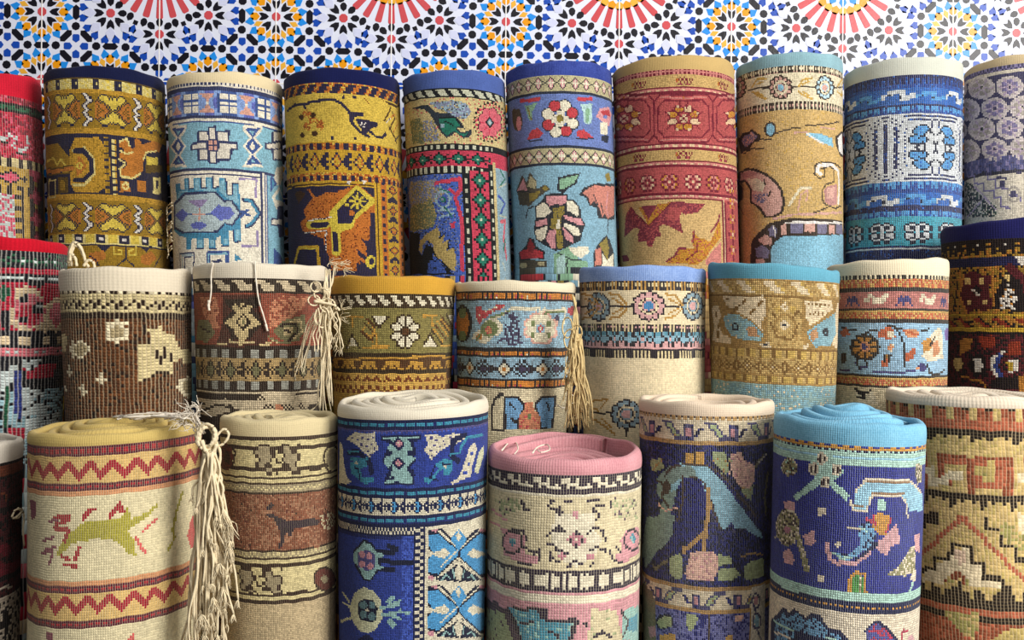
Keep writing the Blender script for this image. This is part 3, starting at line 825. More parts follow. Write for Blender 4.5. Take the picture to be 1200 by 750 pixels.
for (x0, x1) in ((190, 330), (515, 655), (790, 900)):
    s.line('k', 8, [(x0, 255 + (20 if x0 == 190 else 0)), (x1, 252)])
    s.line('o', 14, [(x0 + 30, 250), (x0 + 60, 200), (x1 - 15, 190)], [(x0 + 30, 285), (x0 + 60, 310), (x1 - 15, 335)], [(x0 + 60, 235), (x1 - 40, 215)], [(x0 + 60, 290), (x1 - 40, 310)])
s.line('k', 8, '390,575 430,560 500,545 560,540', '590,525 720,515 800,505 830,495', '160,720 210,690 300,680', '270,620 350,620').line('p', 10, '510,575 600,570', '800,545 700,535')
s.poly('k', '120,620 150,580 220,550 280,590 270,630 220,650 200,690 140,720').poly('v', '140,630 170,590 220,570 260,600 220,640 170,680').ell('k', (345, 550, 42, 54)).ell('b', (345, 552, 30, 42)).line('k', 6, '345,490 345,505')
s.poly('b', '600,575 700,580 780,610 790,680 760,660 700,640 650,610 600,590').line('w', 12, '600,575 650,610 720,650')
s.poly('k', '805,600 850,560 870,580 870,750 840,740 805,650').poly('w', '820,610 850,580 860,740 830,700')
s.at(845, 185, 6)
s.poly('k', '120,110 180,68 240,75 320,110 390,160 435,230 448,310 430,390 380,420 310,425 280,380 250,340 205,320 205,220 170,170 150,170 160,280 120,320')
s.poly('p', '140,110 190,85 240,95 310,125 370,170 415,230 430,310 415,380 370,405 320,410 290,360 260,330 220,310 215,220 190,170 160,150 130,160').poly('c', '180,150 250,140 310,180 290,240 225,230').poly('v', '220,260 330,250 300,330 250,310').speck('v', 'p', .35, 4).poly('m', '130,110 200,90 260,110 240,130 160,140')
s.line('k', 10, '300,150 310,190', '330,270 350,230').line('q', 12, '130,180 160,200 150,300', '120,330 160,400')
s.line('k', 10, '705,75 725,80 725,130 690,145 655,110 665,50 700,30 790,32 840,70 850,120 845,340 800,355 760,340 715,310 712,230 740,185 790,170 795,80 760,60 720,70')
s.line('w', 24, '700,115 672,90 690,50 780,48 825,90 830,180 825,320').poly('m', '730,310 725,230 750,200 815,185 815,330 770,340').poly('p', '745,280 745,215 800,205 790,300')
s.line('p', 12, '540,370 560,260 610,220 600,300').line('c', 18, '480,330 560,210 630,210').line('k', 8, '565,405 640,390 720,360 750,345', '590,400 620,402').line('p', 16, '370,430 500,400 720,390 850,385')
s.poly('b', '350,750 350,600 380,560 430,550 860,530 860,900 300,900').poly('k', '205,750 215,590 260,530 340,460 460,430 660,425 850,440 860,540 430,555 380,590 350,640 350,760')
s.poly('w', '380,455 650,440 855,452 855,466 460,460').poly('p', '420,470 460,468 460,540 420,540').poly('v', '485,462 575,462 575,535 485,535').poly('p', '588,462 660,462 660,525 640,520 625,535 610,515 588,525').poly('v', '672,465 745,465 745,530 672,530').poly('p', '760,468 800,470 800,540 780,530 760,535').poly('v', '812,470 855,470 855,540 812,535')
s.poly('v', '330,500 370,475 395,510 380,560 340,550').line('w', 6, '370,480 380,550').poly('p', '260,580 310,540 360,570 350,620 300,610').poly('v', '240,640 290,610 340,650 330,710 250,700').poly('p', '250,710 310,715 310,750 240,750').poly('t', '120,420 200,440 240,520 200,600 200,760 100,760').speck('t', 'o', .06, 3)

# --- grey white rim, blues
s = Rug('bright blue and white rolled carpet with a chalk-white rim, in the back row', YB,
        (988, 1130, 92), (990, 1128, 300), dict(w='ccd0d2', n='20224e', b='2a5fae', B='23418a', s='4f93cc', k='15182e', c='c8c2a0', t='3f9aae', y='c0a860', l='8ab6d8'),
        'B', 'c2c4b8', (67, 88), ku=2.1, kv=2.0, wp=5, wu=.8, wv=.2, warp='cfd4d8', weft='1a1c30', rimtilt=.02, endline=.12, bump=.9)
s.at(980, 60, 6)
s.band(165, 'w', 172, 'n', 215, 'B', 255, 'b', 380, 'n', 405, 'B', 440, 'w', 458, 'n', 482, 'w', 500, 'n', 524, 'w', 826, 'n', 848, 'w', 868, 'n', 890, 'w', 915, 'B', 990, 'b', 1090, 'n', 1125, 'B', 1165, 't', 1370, 'n', 1385, 'w', 1400, 'n', 1600)
s.rep(168, 232, ["n.", "n.", "nB", "nB"], 480, 36)
wv = ["..wwwwww....", "wwkw..ww..ww", "w.....kwwwww", "......wwww.."]
s.rep(275, 350, cat(wv, ["............"] * 4), 560, 420).rep(290, 350, cat(["............"] * 4, wv), 560, 420, cmap={'w': 's'})
s.rep(390, 430, ["s.sss.", "..s.s."], 480, 92).rep(920, 965, ["s.sss.", "..s.s."], 480, 92).rep(1130, 1160, ["s.sss.", "..s.s."], 480, 92)
s.rep(1010, 1085, cat(wv, ["............"] * 4), 450, 460).rep(1010, 1085, cat(["............"] * 4, wv), 450, 460, cmap={'w': 's'})
pan = m4("""wwwwwwwwwwwwwwwwwwwwwwwwww
nnwwwwwwwnnnnnnnnnnnnnnnnn
wwwnwwwwwwwwwwwwwwwwwwwwww
nwwwwnwwwwwnnnnnnnnnnnnwnn
wwwnwwwwnwwwwwwwwwwwwwwnww
nwwwwnwwwwwwwwwwwwwwwwwnww
nwwwwwwnwwwwwwwwwkkkkwwnww
nwwwnnwwwwwwwwwkssssskwnww
nwwwnnwwwwnwwwkssbsssskwww
nwwwwnnwwwwwwkssssssskkwww
nwwwnnwwwnwwwksssbsskwkkww
nwwwnnwwwwwwwwkkssskwwwwkw
nwwwwnnwwnwwkkssskkkwwwwww
nwwwnnwwwwwksssskssskwwwww
nwwwnnwwwnwkssbssssskkwwww
nwwwwnnwwwwksssssskskwwwkw
nwwwnnwwwnwwkkkkkkkkwwwwkk
nwwwnnwwwwwwwwwkkwwkwwwwwk
nwwwnnwwwnwwwwkkwwwkwwwwwk""".split())
s.rep(440, 915, pan, 698, 640)
s.speck('n', 'B', .15, 4).speck('B', 'b', .2, 5)
ro = ["..kk.kk..", ".kcckcck.", "kckkckkck", "kcckckcck", ".kk.c.kk.", "kcckckcck", "kckkckkck", ".kcckcck.", "..kk.kk.."]
s.rep(1195, 1350, [q + '..' for q in ro], 595, 232, cmap={'c': 'w'})

# --- mauve and white at the right edge
s = Rug('white and mauve rolled carpet covered in rosettes, right end of the back row', YB,
        (1129, 1268, 92), (1129, 1268, 250), dict(w='cfc4c0', n='3c3a5c', v='7c749c', c='d6ccb8', k='262838', m='b8a4b8', b='4a4f80', g='44584c', s='a8a096'),
        'c', 'c8b48e', (62, 74), ku=1.7, kv=1.7, wu=.45, wv=.2, warp='d8d0c8', weft='3a3444', rimtilt=.05, endline=.15)
s.at(1100, 50, 3.57)
s.band(84, 'n', 108, 'c', 120, 'n', 132, 'n', 470, 'b', 492, 'n', 505, 'b', 525, 'k', 540, 'c', 900)
s.rep(86, 106, ["nv", "vn"], 200, 10)
for j in range(4):
    for i in range(-3, 6):
        cx, cy = 180 + i * 116 + (55 if j % 2 else 0), 190 + j * 86 - i * 5
        s.ell('w', (cx, cy, 57, 48))
for j in range(4):
    for i in range(-3, 6):
        cx, cy = 180 + i * 116 + (55 if j % 2 else 0), 190 + j * 86 - i * 5
        for k in range(6):
            a = k * PI / 3 + .5
            s.ell('v' if (i + j) % 2 else 's', (cx + 27 * math.cos(a), cy + 23 * math.sin(a), 12, 10))
            s.line('m', 4, [(cx, cy), (cx + 46 * math.cos(a + .52), cy + 38 * math.sin(a + .52))])
        s.ell('n' if (i + j) % 2 else 'g', (cx, cy, 7, 7))
s.rep(470, 530, ["b.v.", "bvb.", ".bvb"], 200, 40)
s.line('v', 7, '120,560 150,560 150,590 190,590 190,620 230,620 230,650 260,650 260,690 300,690', '205,545 205,570 240,570 240,610 290,610 290,640 340,640 340,660')
s.box('n', (255, 575, 278, 605), (300, 620, 325, 650), (200, 540, 225, 555), (320, 540, 345, 550), (245, 560, 285, 572)).ring('s', 8, (312, 635, 26, 30))
s.poly('g', '110,580 150,600 190,640 240,690 240,730 110,730').speck('g', 'c', .4, 4).speck('g', 'k', .4, 5).line('m', 6, '120,730 190,650', '150,600 240,700')
# ================================================================== middle row
YM = 1.50
s = Rug('scarlet-rimmed rolled carpet at the left end of the middle row', YM + .05,
        (-75, 80, 300), (-74, 74, 500), dict(r='a81e34', k='14151c', c='d8c09a', p='d06a74', w='c4cfcc', g='1e5038', b='2c3a7c', d='6a1428', l='8fb0b8'),
        'k', 'c01428', (276, 293), ku=4.4, kv=3.0, wp=4, wu=.95, wv=.1, warp='dad4cc', weft='1a1416', rimtilt=-.06, bump=1.0, ybot=545)
s.at(0, 265, 2.885)
s.band(84, 'k', 90, 'k', 138, 'r', 160, 'k', 168, 'w', 176, 'k', 186, 'r', 355, 'k', 370, 'k', 408, 'p', 418, 'p', 445, 'k', 455, 'k', 560, 'l', 1000)
s.rep(100, 134, ["kgk", "gwg", "kgk"], 120, 40).speck('k', 'g', .12, 2, 90, 140).rep(140, 156, ["rr."], 120, 30)
s.ell('c', (85, 280, 70, 76), (150, 330, 40, 30)).ell('p', (100, 285, 55, 56)).ell('r', (95, 300, 40, 36), (30, 250, 26, 36)).ell('k', (84, 245, 16, 14), (86, 315, 16, 14), (130, 280, 22, 22)).ell('w', (130, 280, 14, 14)).ell('k', (130, 280, 6, 6))
s.line('k', 14, '90,180 130,205 160,180').ell('c', (190, 300, 34, 60)).ell('p', (190, 300, 20, 40)).ell('k', (20, 320, 14, 40)).ell('g', (10, 225, 20, 30))
s.rep(374, 400, ["cckk", "cckk"], 105, 66).rep(420, 442, ["ppw", "ppp"], 80, 30)
s.poly('w', '0,480 60,470 50,520 20,540 0,600').poly('r', '80,470 190,465 180,510 90,520').poly('w', '70,455 150,450 120,480 90,490', '70,550 150,550 150,580 100,590 170,610 160,640 80,640').poly('b', '40,500 80,480 80,640 60,660 40,600').poly('g', '10,540 30,540 30,680 10,680').poly('w', '90,650 200,630 200,700 90,720').poly('r', '30,680 80,680 80,720 30,720').poly('k', '100,520 190,520 190,545 100,545').speck('l', 'k', .25, 7).speck('w', 'k', .15, 8)

s = Rug('cream-rimmed dark brown rolled carpet with pale daisies, behind the yellow roll with the deer', YM - .02,
        (68, 226, 325), (74, 226, 470), dict(b='4a2c1a', k='241712', c='c9b98a', w='dccfae', g='9a8a68', B='60391f'),
        'b', 'd9cdb6', (313, 341), ku=4.7, kv=3.4, wp=4, wu=1.0, wv=.15, warp='d8c4a0', weft='1a100a', rimtilt=.02, bump=1.0, endline=.1, ybot=500)
s.at(60, 305, 4.165)
s.band(135, 'k', 160, 'c', 250, 'k', 285, 'b', 900)
s.speck('b', 'B', .5, 2).speck('b', 'k', .18, 3)
s.rep(138, 165, ["kw", "kw"], 320, 50).rep(190, 235, ["k.k..", ".kk.k", ".k.k."], 335, 98)
def daisy(cx, cy, r):
    s.ell('w', (cx, cy, r, r * .92)).ell('g', (cx, cy, r * .64, r * .6))
    for q in range(8):
        s.ell('w', (cx + r * .98 * math.cos(q * PI / 4), cy + r * .92 * math.sin(q * PI / 4), 10, 9))
daisy(318, 350, 54); daisy(138, 435, 46); daisy(670, 620, 48)
s.poly('c', '470,330 540,325 560,360 600,370 630,420 660,470 600,500 600,550 560,555 520,540 480,580 415,585 410,420 450,410 480,400')
s.box('k', (415, 465, 432, 515), (500, 440, 520, 490), (525, 470, 540, 510), (540, 425, 555, 480), (575, 450, 592, 500), (455, 375, 475, 405), (440, 320, 460, 370)).box('k', (510, 540, 570, 560))
s.line('w', 14, '215,580 275,585', '240,560 250,600').line('w', 14, '130,630 175,640', '150,605 155,660', '75,540 100,545', '85,515 92,560', '65,620 80,640').ell('c', (60, 400, 16, 50)).box('c', (640, 440, 690, 500))

s = Rug('cream-rimmed brown and olive rolled carpet with two loose threads hanging down its face', YM,
        (225, 386, 320), (230, 382, 470), dict(k='2a1c16', d='4a261e', c='c9b382', g='6f6a48', p='c4805e', r='8a4230', w='cbb998', o='a88c5c', s='98978c'),
        'd', 'd8ceba', (308, 326), ku=2.4, kv=2.4, wp=5.5, wu=0.66, wv=.35, warp='d4c8b0', bump=.9, endline=.1, ybot=505)
s.at(220, 300, 3.95)
s.band(105, 'k', 168, 'r', 420, 'k', 428, 'k', 478, 'o', 580, 'k', 628, 'w', 642, 'k', 668, 'w', 690, 'k', 900)
s.rep(112, 160, ["wwww....", ".wwww...", "..wwwww.", "...wwww."], 255, 100)
s.poly('d', '160,180 340,180 330,250 380,350 360,420 130,420 165,300')
s.poly('k', '165,195 340,195 330,230 300,240 350,310 300,360 290,390 200,390 200,360 160,310 205,250 180,230')
s.poly('c', '210,225 245,215 270,225 300,225 290,250 280,262 340,310 285,340 278,375 262,395 240,395 222,370 210,340 170,310 220,265 205,245').poly('k', '250,205 275,225 250,248 225,225').poly('c', '250,213 265,225 250,238 235,225').poly('k', '255,268 290,308 255,345 220,308').poly('c', '255,280 278,308 255,333 232,308').poly('k', '255,293 266,308 255,322 244,308').poly('g', '255,300 261,308 255,316 249,308')
s.poly('p', '380,220 440,180 570,185 540,240 470,280 380,320').speck('p', 'r', .25, 3).line('p', 20, '385,330 480,275 550,200').poly('p', '60,190 130,190 150,250 130,290 150,340 110,330 70,260').speck('p', 'r', .1, 4)
s.poly('g', '440,300 540,270 550,340 510,400 430,390 390,350').line('c', 9, '470,300 520,300 530,350 490,385').line('k', 8, '430,320 500,310 510,350 470,390').poly('c', '440,330 490,330 480,370 440,370').line('k', 5, '450,345 480,350')
s.poly('g', '50,300 100,300 130,360 90,400 40,390').line('k', 6, '60,330 100,350').line('c', 12, '140,410 180,408', '340,410 380,405', '190,395 240,405 300,400', '380,380 420,400').line('g', 10, '375,375 420,400 480,405')
s.rep(436, 472, ["ss..", "ss..", "ss.."], 325, 69).rep(586, 622, ["ss..", "ss..", "ss.."], 330, 69)
s.rep(486, 572, ["...k......k.", "..kgk...kk..", ".kgggk.kkk.k", "kgggggk..kk.", ".kgggk.kkk.k", "..kgk...kk..", "...k......k."], 340, 120)
s.poly('w', '60,690 180,660 200,720 130,740 60,730', '200,690 350,690 330,740 230,740').line('k', 9, '60,720 130,690 200,700 260,730', '500,680 560,720').poly('w', '500,650 600,640 600,680 540,700')
for q in range(-4, 5):
    s.line('w', 7, [(420 + q * 18, 640), (420 + q * 18 - 90, 740)], [(420 + q * 18, 640), (420 + q * 18 + 90, 740)])
s.ell('p', (420, 705, 18, 22))

s = Rug('mustard-rimmed rolled carpet with a white eight-petal star, behind the royal blue roll', YM,
        (387, 534, 335), (390, 528, 470), dict(k='2a1a12', o='7d7340', w='d8cfb4', b='4a2a16', y='b98a38', g='9a8440', r='6a3018', Y='c49a4a', s='b4bcb8'),
        'o', 'c09236', (323, 344), ku=2.5, kv=2.4, wp=5.5, wu=0.59, wv=.3, warp='d8c48a', bump=.9, endline=.2, ybot=500)
s.at(380, 315, 4.69)
s.band(138, 'k', 208, 'k', 216, 'o', 246, 'k', 252, 'o', 438, 'k', 446, 'o', 464, 'k', 482, 'b', 505, 'b', 560, 'k', 578, 'Y', 900)
s.rep(150, 206, ["wwww....", ".www....", "..wwwww.", "...wwwww", "....www."], 325, 71)
st = m4(["......kk.", "....kkwwk"[:9], "....kwwwk", "...kkwwwk", ".kkwwkwwk", "kwwwwwkwk"[:9], "kwwwwwwkk", ".kwwwwkbb", "..kkkkkbb"])
s.bmp(358, 248, 528, 440, st)
s.line('w', 14, '265,265 350,265').poly('w', '275,265 350,265 330,300 305,320 290,300').line('k', 7, '262,262 300,325 350,265').poly('w', '680,255 712,250 705,310').line('k', 7, '670,250 700,315')
s.poly('w', '125,432 190,432 180,410 165,400 160,375 145,375 140,410').line('k', 7, '120,430 150,365 190,430').poly('w', '550,432 620,432 612,410 595,395 590,370 570,370 570,400 545,405').line('k', 8, '545,420 580,362 620,425')
s.line('y', 13, '120,265 205,265', '155,265 155,320', '210,430 350,430', '290,360 290,430', '540,262 620,262', '595,262 595,320').line('y', 9, '210,330 250,290 280,340 240,390', '230,350 260,400').line('b', 9, '205,345 255,395 280,360', '220,300 265,350', '235,275 280,325').line('y', 9, '600,330 650,400', '620,290 680,370', '640,280 690,340').line('b', 9, '610,310 665,385', '635,285 690,355', '640,260 700,330').line('k', 8, '590,340 650,420').line('Y', 12, '640,425 700,415')
s.rep(512, 556, ["..yyyyyyy....", "byybyybyyb..b", "yybbyyybyyy.."], 385, 142).line('y', 10, '30,500 720,480')
s.area(662, 740, 560, 900, 'b').area(690, 705, 560, 900, 'y')
s.rep(588, 640, ["..r...", ".rrr..", "rrYrrY", ".Y.Y.."], 350, 62).rep(645, 690, ["r..r", ".rr."], 350, 44)

s = Rug('cream-rimmed rolled carpet with a pink-edged daisy on sky blue, in the middle row', YM,
        (533, 676, 335), (536, 666, 490), dict(c='cfc2a0', k='1e1a20', o='c0782e', l='8fb2c4', r='b8464c', w='dcd4b8', p='d8a898', g='6f7c50', v='3c3650', n='2c3a58', s='7d94a2', b='6c9cc4', P='c8805e'),
        'l', 'd8ccb0', (329, 341), ku=2.3, kv=2.3, wp=5.5, wu=0.52, wv=.3, warp='d8d0bc', bump=.85, endline=.12, ybot=530)
s.at(525, 320, 4.056)
s.band(76, 'k', 96, 'o', 120, 'k', 136, 'l', 360, 'k', 372, 'o', 394, 'k', 406, 'l', 505, 'k', 516, 'o', 540, 'k', 552, 'c', 1200)
s.rep(76, 96, ["kc", "kk"], 320, 20).rep(96, 120, ["ooook", "oorok"], 320, 30).rep(372, 394, ["ooook", "oorok"], 320, 30).rep(516, 540, ["ooook", "oorok"], 320, 30)
s.speck('l', 's', .25, 2)
for q in range(8):
    a = q * PI / 4 + PI / 8
    s.ell('p', (440 + 58 * math.cos(a), 262 + 55 * math.sin(a), 30, 28))
for q in range(8):
    a = q * PI / 4 + PI / 8
    s.ell('w', (440 + 48 * math.cos(a), 262 + 46 * math.sin(a), 27, 25))
s.box('g', (392, 228, 410, 252), (470, 228, 488, 252), (392, 284, 410, 310), (470, 284, 488, 310)).poly('r', '440,240 455,258 440,285 425,260').ell('w', (440, 262, 6, 7))
s.line('w', 14, '120,310 190,230 260,200 300,170 430,168', '460,175 560,175 550,240').line('g', 9, '135,300 200,215 290,185', '460,190 550,185').ell('w', (165, 300, 44, 34), (210, 260, 50, 44)).ell('g', (195, 265, 44, 38)).ell('P', (195, 272, 17, 18)).ell('o', (150, 300, 14, 14)).line('g', 9, '135,320 160,280 180,290')
s.poly('r', '130,165 160,155 165,180 215,165 230,150 270,150 270,168 230,180 190,200 150,240 130,220').speck('r', 'w', .12, 3)
for q in range(7):
    s.line('v', 9, [(300 + (q % 3) * 18 - 30, 190 + q * 20), (330 + (q % 2) * 10, 215 + q * 18)])
s.line('v', 9, '310,190 300,280 310,340', '330,240 335,330', '270,270 290,340 350,335', '240,330 260,310').ell('k', (70, 240, 44, 90)).ell('o', (70, 240, 30, 70)).ell('g', (70, 190, 18, 26), (70, 300, 18, 26)).line('w', 8, '430,165 440,195 460,170').ell('v', (520, 215, 12, 14)).ell('r', (590, 180, 24, 20))
s.rep(415, 498, ["....k.....k.k...", "...kwk...k.k.k..", "..kwwwk.k.kvk.kk", "kkwwowwk.kvvvkvk", "..kwwwk.k.kvk.kk", "...kwk...k.k.k..", "....k.....k.k..."], 307, 205)
s.poly('k', '205,640 215,600 240,570 260,570 270,620 270,750 205,750').poly('c', '213,650 225,605 262,580 262,740 213,740')
s.poly('k', '260,585 330,585 365,620 370,740 270,740').poly('b', '270,595 325,595 358,630 340,690 320,700 330,740 280,740').poly('k', '515,585 440,590 415,620 420,740 500,740').poly('b', '505,592 445,598 420,630 440,690 450,735 490,735 500,660').poly('P', '365,615 405,615 410,650 440,680 440,745 335,745 340,670 365,650').speck('P', 'r', .12, 5).ell('g', (388, 685, 10, 12)).line('k', 7, '290,620 320,650', '470,620 480,650', '300,690 320,710')

s = Rug('cornflower-blue-rimmed rolled carpet with rosettes on cream, in the middle row', YM,
        (678, 828, 330), (682, 826, 505), dict(c='d6c6a2', k='221c22', b='3c78a8', p='c89a98', o='a8803e', t='4f8496', s='7aa0b0', w='c9b98e', m='7d95a0', B='2c4a7c'),
        'c', '5f80c2', (311, 329), ku=2.2, kv=2.2, wp=5.5, wu=0.45, wv=.1, warp='d8d4cc', bump=.45, var=.15, endline=.2, end2='9ab2dc', ybot=540)
s.at(670, 305, 3.57)
s.band(80, 'k', 126, 'c', 264, 'k', 298, 't', 316, 's', 345, 'p', 374, 'k', 410, 'c', 900)
s.rep(84, 124, ["kko", "kwo", "kko"], 320, 18).rep(266, 296, ["kkw", "kpw", "kkw"], 320, 18).rep(378, 410, ["kkw", "kkw"], 320, 17)
def rosette(cx, cy, rx, ry, a, b):
    for q in range(12):
        t = q * PI / 6
        s.ell('k', (cx + rx * .84 * math.cos(t), cy + ry * .84 * math.sin(t), rx * .27, ry * .27))
    for q in range(12):
        t = q * PI / 6
        s.ell(a, (cx + rx * .80 * math.cos(t), cy + ry * .80 * math.sin(t), rx * .19, ry * .19))
    s.ell('c', (cx, cy, rx * .56, ry * .56)).ell('k', (cx, cy, rx * .48, ry * .48)).ell(a, (cx, cy, rx * .42, ry * .42)).ell(b, (cx, cy, rx * .3, ry * .3))
rosette(322, 192, 66, 58, 'p', 'b'); rosette(112, 195, 46, 58, 'm', 'p'); rosette(505, 192, 42, 58, 'm', 'p')
for (a, b2) in ((155, 258), (388, 468), (38, 70), (545, 600)):
    s.line('k', 6, [(a, 192), (b2, 190)]).line('o', 9, [(a + 2, 140), (a + 45, 150), (a + 75, 185)], [(a + 2, 245), (a + 45, 235), (a + 75, 200)], [(a + 15, 160), (a + 60, 185)], [(a + 15, 225), (a + 60, 200)])
s.rep(302, 372, ["s.k.k.s.k..k", "k.sks.k.kssk", ".kspsk.kssssk"[:12], "kpk.kpkpkssk", "p.kpk.p.kpkk", "pppppppppppp"], 322, 122)
rosette(228, 645, 62, 58, 'm', 'p'); s.line('k', 6, '80,638 170,640', '230,700 230,740').line('o', 9, '70,610 110,630', '80,590 150,580 120,620', '80,660 130,690 180,730', '120,660 165,700')

s = Rug('tan rolled carpet with a teal rim and slanted blue leaves, in the middle row', YM - .05,
        (829, 985, 330), (832, 980, 470), dict(t='b89a62', b='7a5c34', l='7ea6b2', w='d8c4a2', k='1e2c3c', p='b08460', d='9a7a48', y='c0a058', s='8aa8a6'),
        't', '5f9cb2', (309, 327), ku=2.3, kv=2.3, wp=5.5, wu=0.37, wv=.5, warp='d0bc8c', weft='5a4224', rimtilt=-.03, skew=-.035, bump=.8, endline=.25, ybot=505)
s.at(820, 300, 4.165)
s.band(112, 'd', 122, 't', 190, 'b', 205, 't', 452, 'b', 462, 'y', 495, 'd', 502, 't', 580, 'd', 590, 'y', 622, 'd', 632, 's', 700, 'l', 1000)
s.rep(125, 185, ["wwwy....", ".wwwy...", "..wwwy..", "...wwwy."], 240, 130)
s.poly('d', '40,200 340,200 340,450 40,450', '500,205 700,205 700,455 500,455').poly('t', '330,205 500,205 500,450 330,450').speck('t', 'd', .25, 2)
s.poly('w', '110,195 315,195 320,290 300,330 310,375 250,310 200,280 130,240')
for q in range(26):
    s.box('b', (130 + (q * 37) % 180, 205 + (q * 53) % 90, 130 + (q * 37) % 180 + 9, 205 + (q * 53) % 90 + 12))
s.poly('w', '55,250 90,240 105,290 90,330 110,380 150,400 155,430 60,415 70,350').box('b', (75, 270, 85, 300), (80, 370, 95, 400), (85, 340, 95, 355))
s.poly('l', '115,290 180,280 250,320 310,385 300,415 220,410 160,390 125,350').speck('l', 's', .3, 4).ell('k', (175, 345, 18, 22)).ell('l', (175, 342, 7, 8)).poly('p', '225,350 270,345 290,395 240,395').speck('l', 'w', .06, 6)
s.poly('w', '290,430 345,415 345,445 300,445').box('k', (312, 428, 330, 442))
s.poly('w', '510,220 640,215 650,260 600,300 540,340 520,310').poly('w', '650,330 672,230 680,230 680,460 650,440', '500,440 530,430 530,450 505,455')
for q in range(14):
    s.box('b', (525 + (q * 31) % 105, 230 + (q * 43) % 85, 525 + (q * 31) % 105 + 8, 230 + (q * 43) % 85 + 12))
s.poly('l', '520,375 560,340 660,280 665,380 640,440 560,445 535,410').ell('k', (615, 372, 14, 22)).ell('l', (615, 374, 5, 7)).poly('p', '530,380 570,350 580,390 550,420')
s.ell('t', (415, 335, 66, 70)).ell('d', (415, 335, 54, 54)).ell('t', (415, 340, 42, 44)).poly('w', '413,305 440,338 413,370 386,338').ell('k', (413, 338, 8, 9)).poly('w', '415,225 435,250 415,278 395,250').box('d', (408, 244, 422, 256)).poly('y', '360,250 390,245 380,290', '440,245 475,250 450,290').line('b', 7, '345,330 380,400 450,405 480,330', '350,270 370,300', '480,270 455,300')
s.rep(462, 495, ["yytb", "yytb"], 400, 62).rep(590, 622, ["yytb", "yytb"], 380, 62)
s.rep(508, 574, ["...b......b...", "..btb....bbb..", ".btbtb..bbtbb.", "btbwbtbb.btb.b", ".btbtb..bbtbb.", "..btb....bbb..", "...b......b..."], 385, 122)
s.rep(640, 690, ["l.lll.", ".ll.ll", "lll.l."], 385, 80, cmap={'l': 'l'}).speck('l', 'w', .1, 8, 640, 900)

s = Rug('cream-rimmed rolled carpet with orange and rose stripes above a pale blue flowered band', YM - .01,
        (968, 1113, 320), (976, 1111, 470), dict(c='d6c6a4', y='c09a58', r='b05a3c', p='b0706a', k='2a2628', l='8eb2cc', w='dccfb4', n='3c3a6c', o='b07c3c', P='c88a64', v='6c5a98'),
        'c', 'dccfb2', (304, 322), ku=2.4, kv=2.3, wp=5.5, wu=0.59, wv=.25, warp='d8d0bc', rimtilt=.05, skew=0.0, bump=.8, endline=.1, ybot=505)
s.at(965, 295, 4.165)
s.band(108, 'k', 128, 'y', 178, 'k', 192, 'p', 278, 'k', 292, 'y', 332, 'k', 350, 'l', 602, 'k', 618, 'y', 655, 'k', 668, 'c', 1000)
s.rep(112, 128, ["kc", "kc"], 350, 22)
for (a, b2) in ((132, 172), (296, 330), (620, 652)):
    s.rep(a, b2, ["r.rr.r.", ".rPr.Pr", "rr.rr.."], 350, 62)
s.rep(205, 268, ["..ww............ww..", ".www....n.n.....www.", "www....nnnnn...ww.www"[:20], "ww.....n.n.n......www"[:20], "......n..n..n......."], 400, 240)
for q in range(12):
    t = q * PI / 6
    s.ell('k', (200 + 58 * math.cos(t), 465 + 54 * math.sin(t), 18, 16))
s.ell('o', (200, 465, 58, 52))
for q in range(8):
    t = q * PI / 4
    s.line('k', 5, [(200 + 26 * math.cos(t), 465 + 24 * math.sin(t)), (200 + 54 * math.cos(t), 465 + 48 * math.sin(t))])
s.ell('P', (200, 465, 26, 24)).ell('n', (197, 463, 14, 20))
s.poly('r', '265,390 300,370 340,375 350,420 310,430 270,415').poly('w', '300,395 345,390 340,420 310,420').poly('P', '385,380 440,375 470,395 460,425 410,425').line('r', 6, '390,385 460,410')
s.poly('r', '275,560 290,510 320,510 310,560').poly('o', '285,505 330,500 320,540').poly('w', '310,460 345,455 320,500').poly('k', '285,500 300,500 300,540 285,535', '315,505 328,505 325,545 312,545').poly('r', '395,540 400,500 440,465 450,480 440,520').poly('P', '300,470 330,450 345,470 320,490')
s.line('k', 8, '90,370 140,385 160,380', '180,410 230,385 260,380', '350,370 380,420 388,450 388,560', '310,365 380,372', '480,385 520,380').line('n', 8, '80,580 130,580', '160,540 180,570 220,560', '240,590 330,590 400,585 450,575').ell('n', (480, 565, 26, 20)).poly('P', '440,565 470,560 465,580').line('k', 6, '165,535 175,575', '205,530 215,560')
s.poly('w', '560,370 580,380 585,520 520,540 480,510 500,440').poly('o', '480,440 520,415 540,440 520,480 490,490').poly('P', '530,450 560,430 570,490 540,520').line('k', 6, '520,460 545,420').ell('l', (548, 570, 40, 36)).line('k', 5, '510,545 515,590 560,605 590,580').poly('v', '590,380 612,370 612,430 595,430')
s.poly('k', '85,500 110,495 110,540 85,540').poly('r', '80,390 110,370 130,400 90,420').poly('w', '160,690 240,680 260,740 170,740').line('k', 9, '150,670 200,700 180,715', '170,690 230,680', '165,710 200,720')

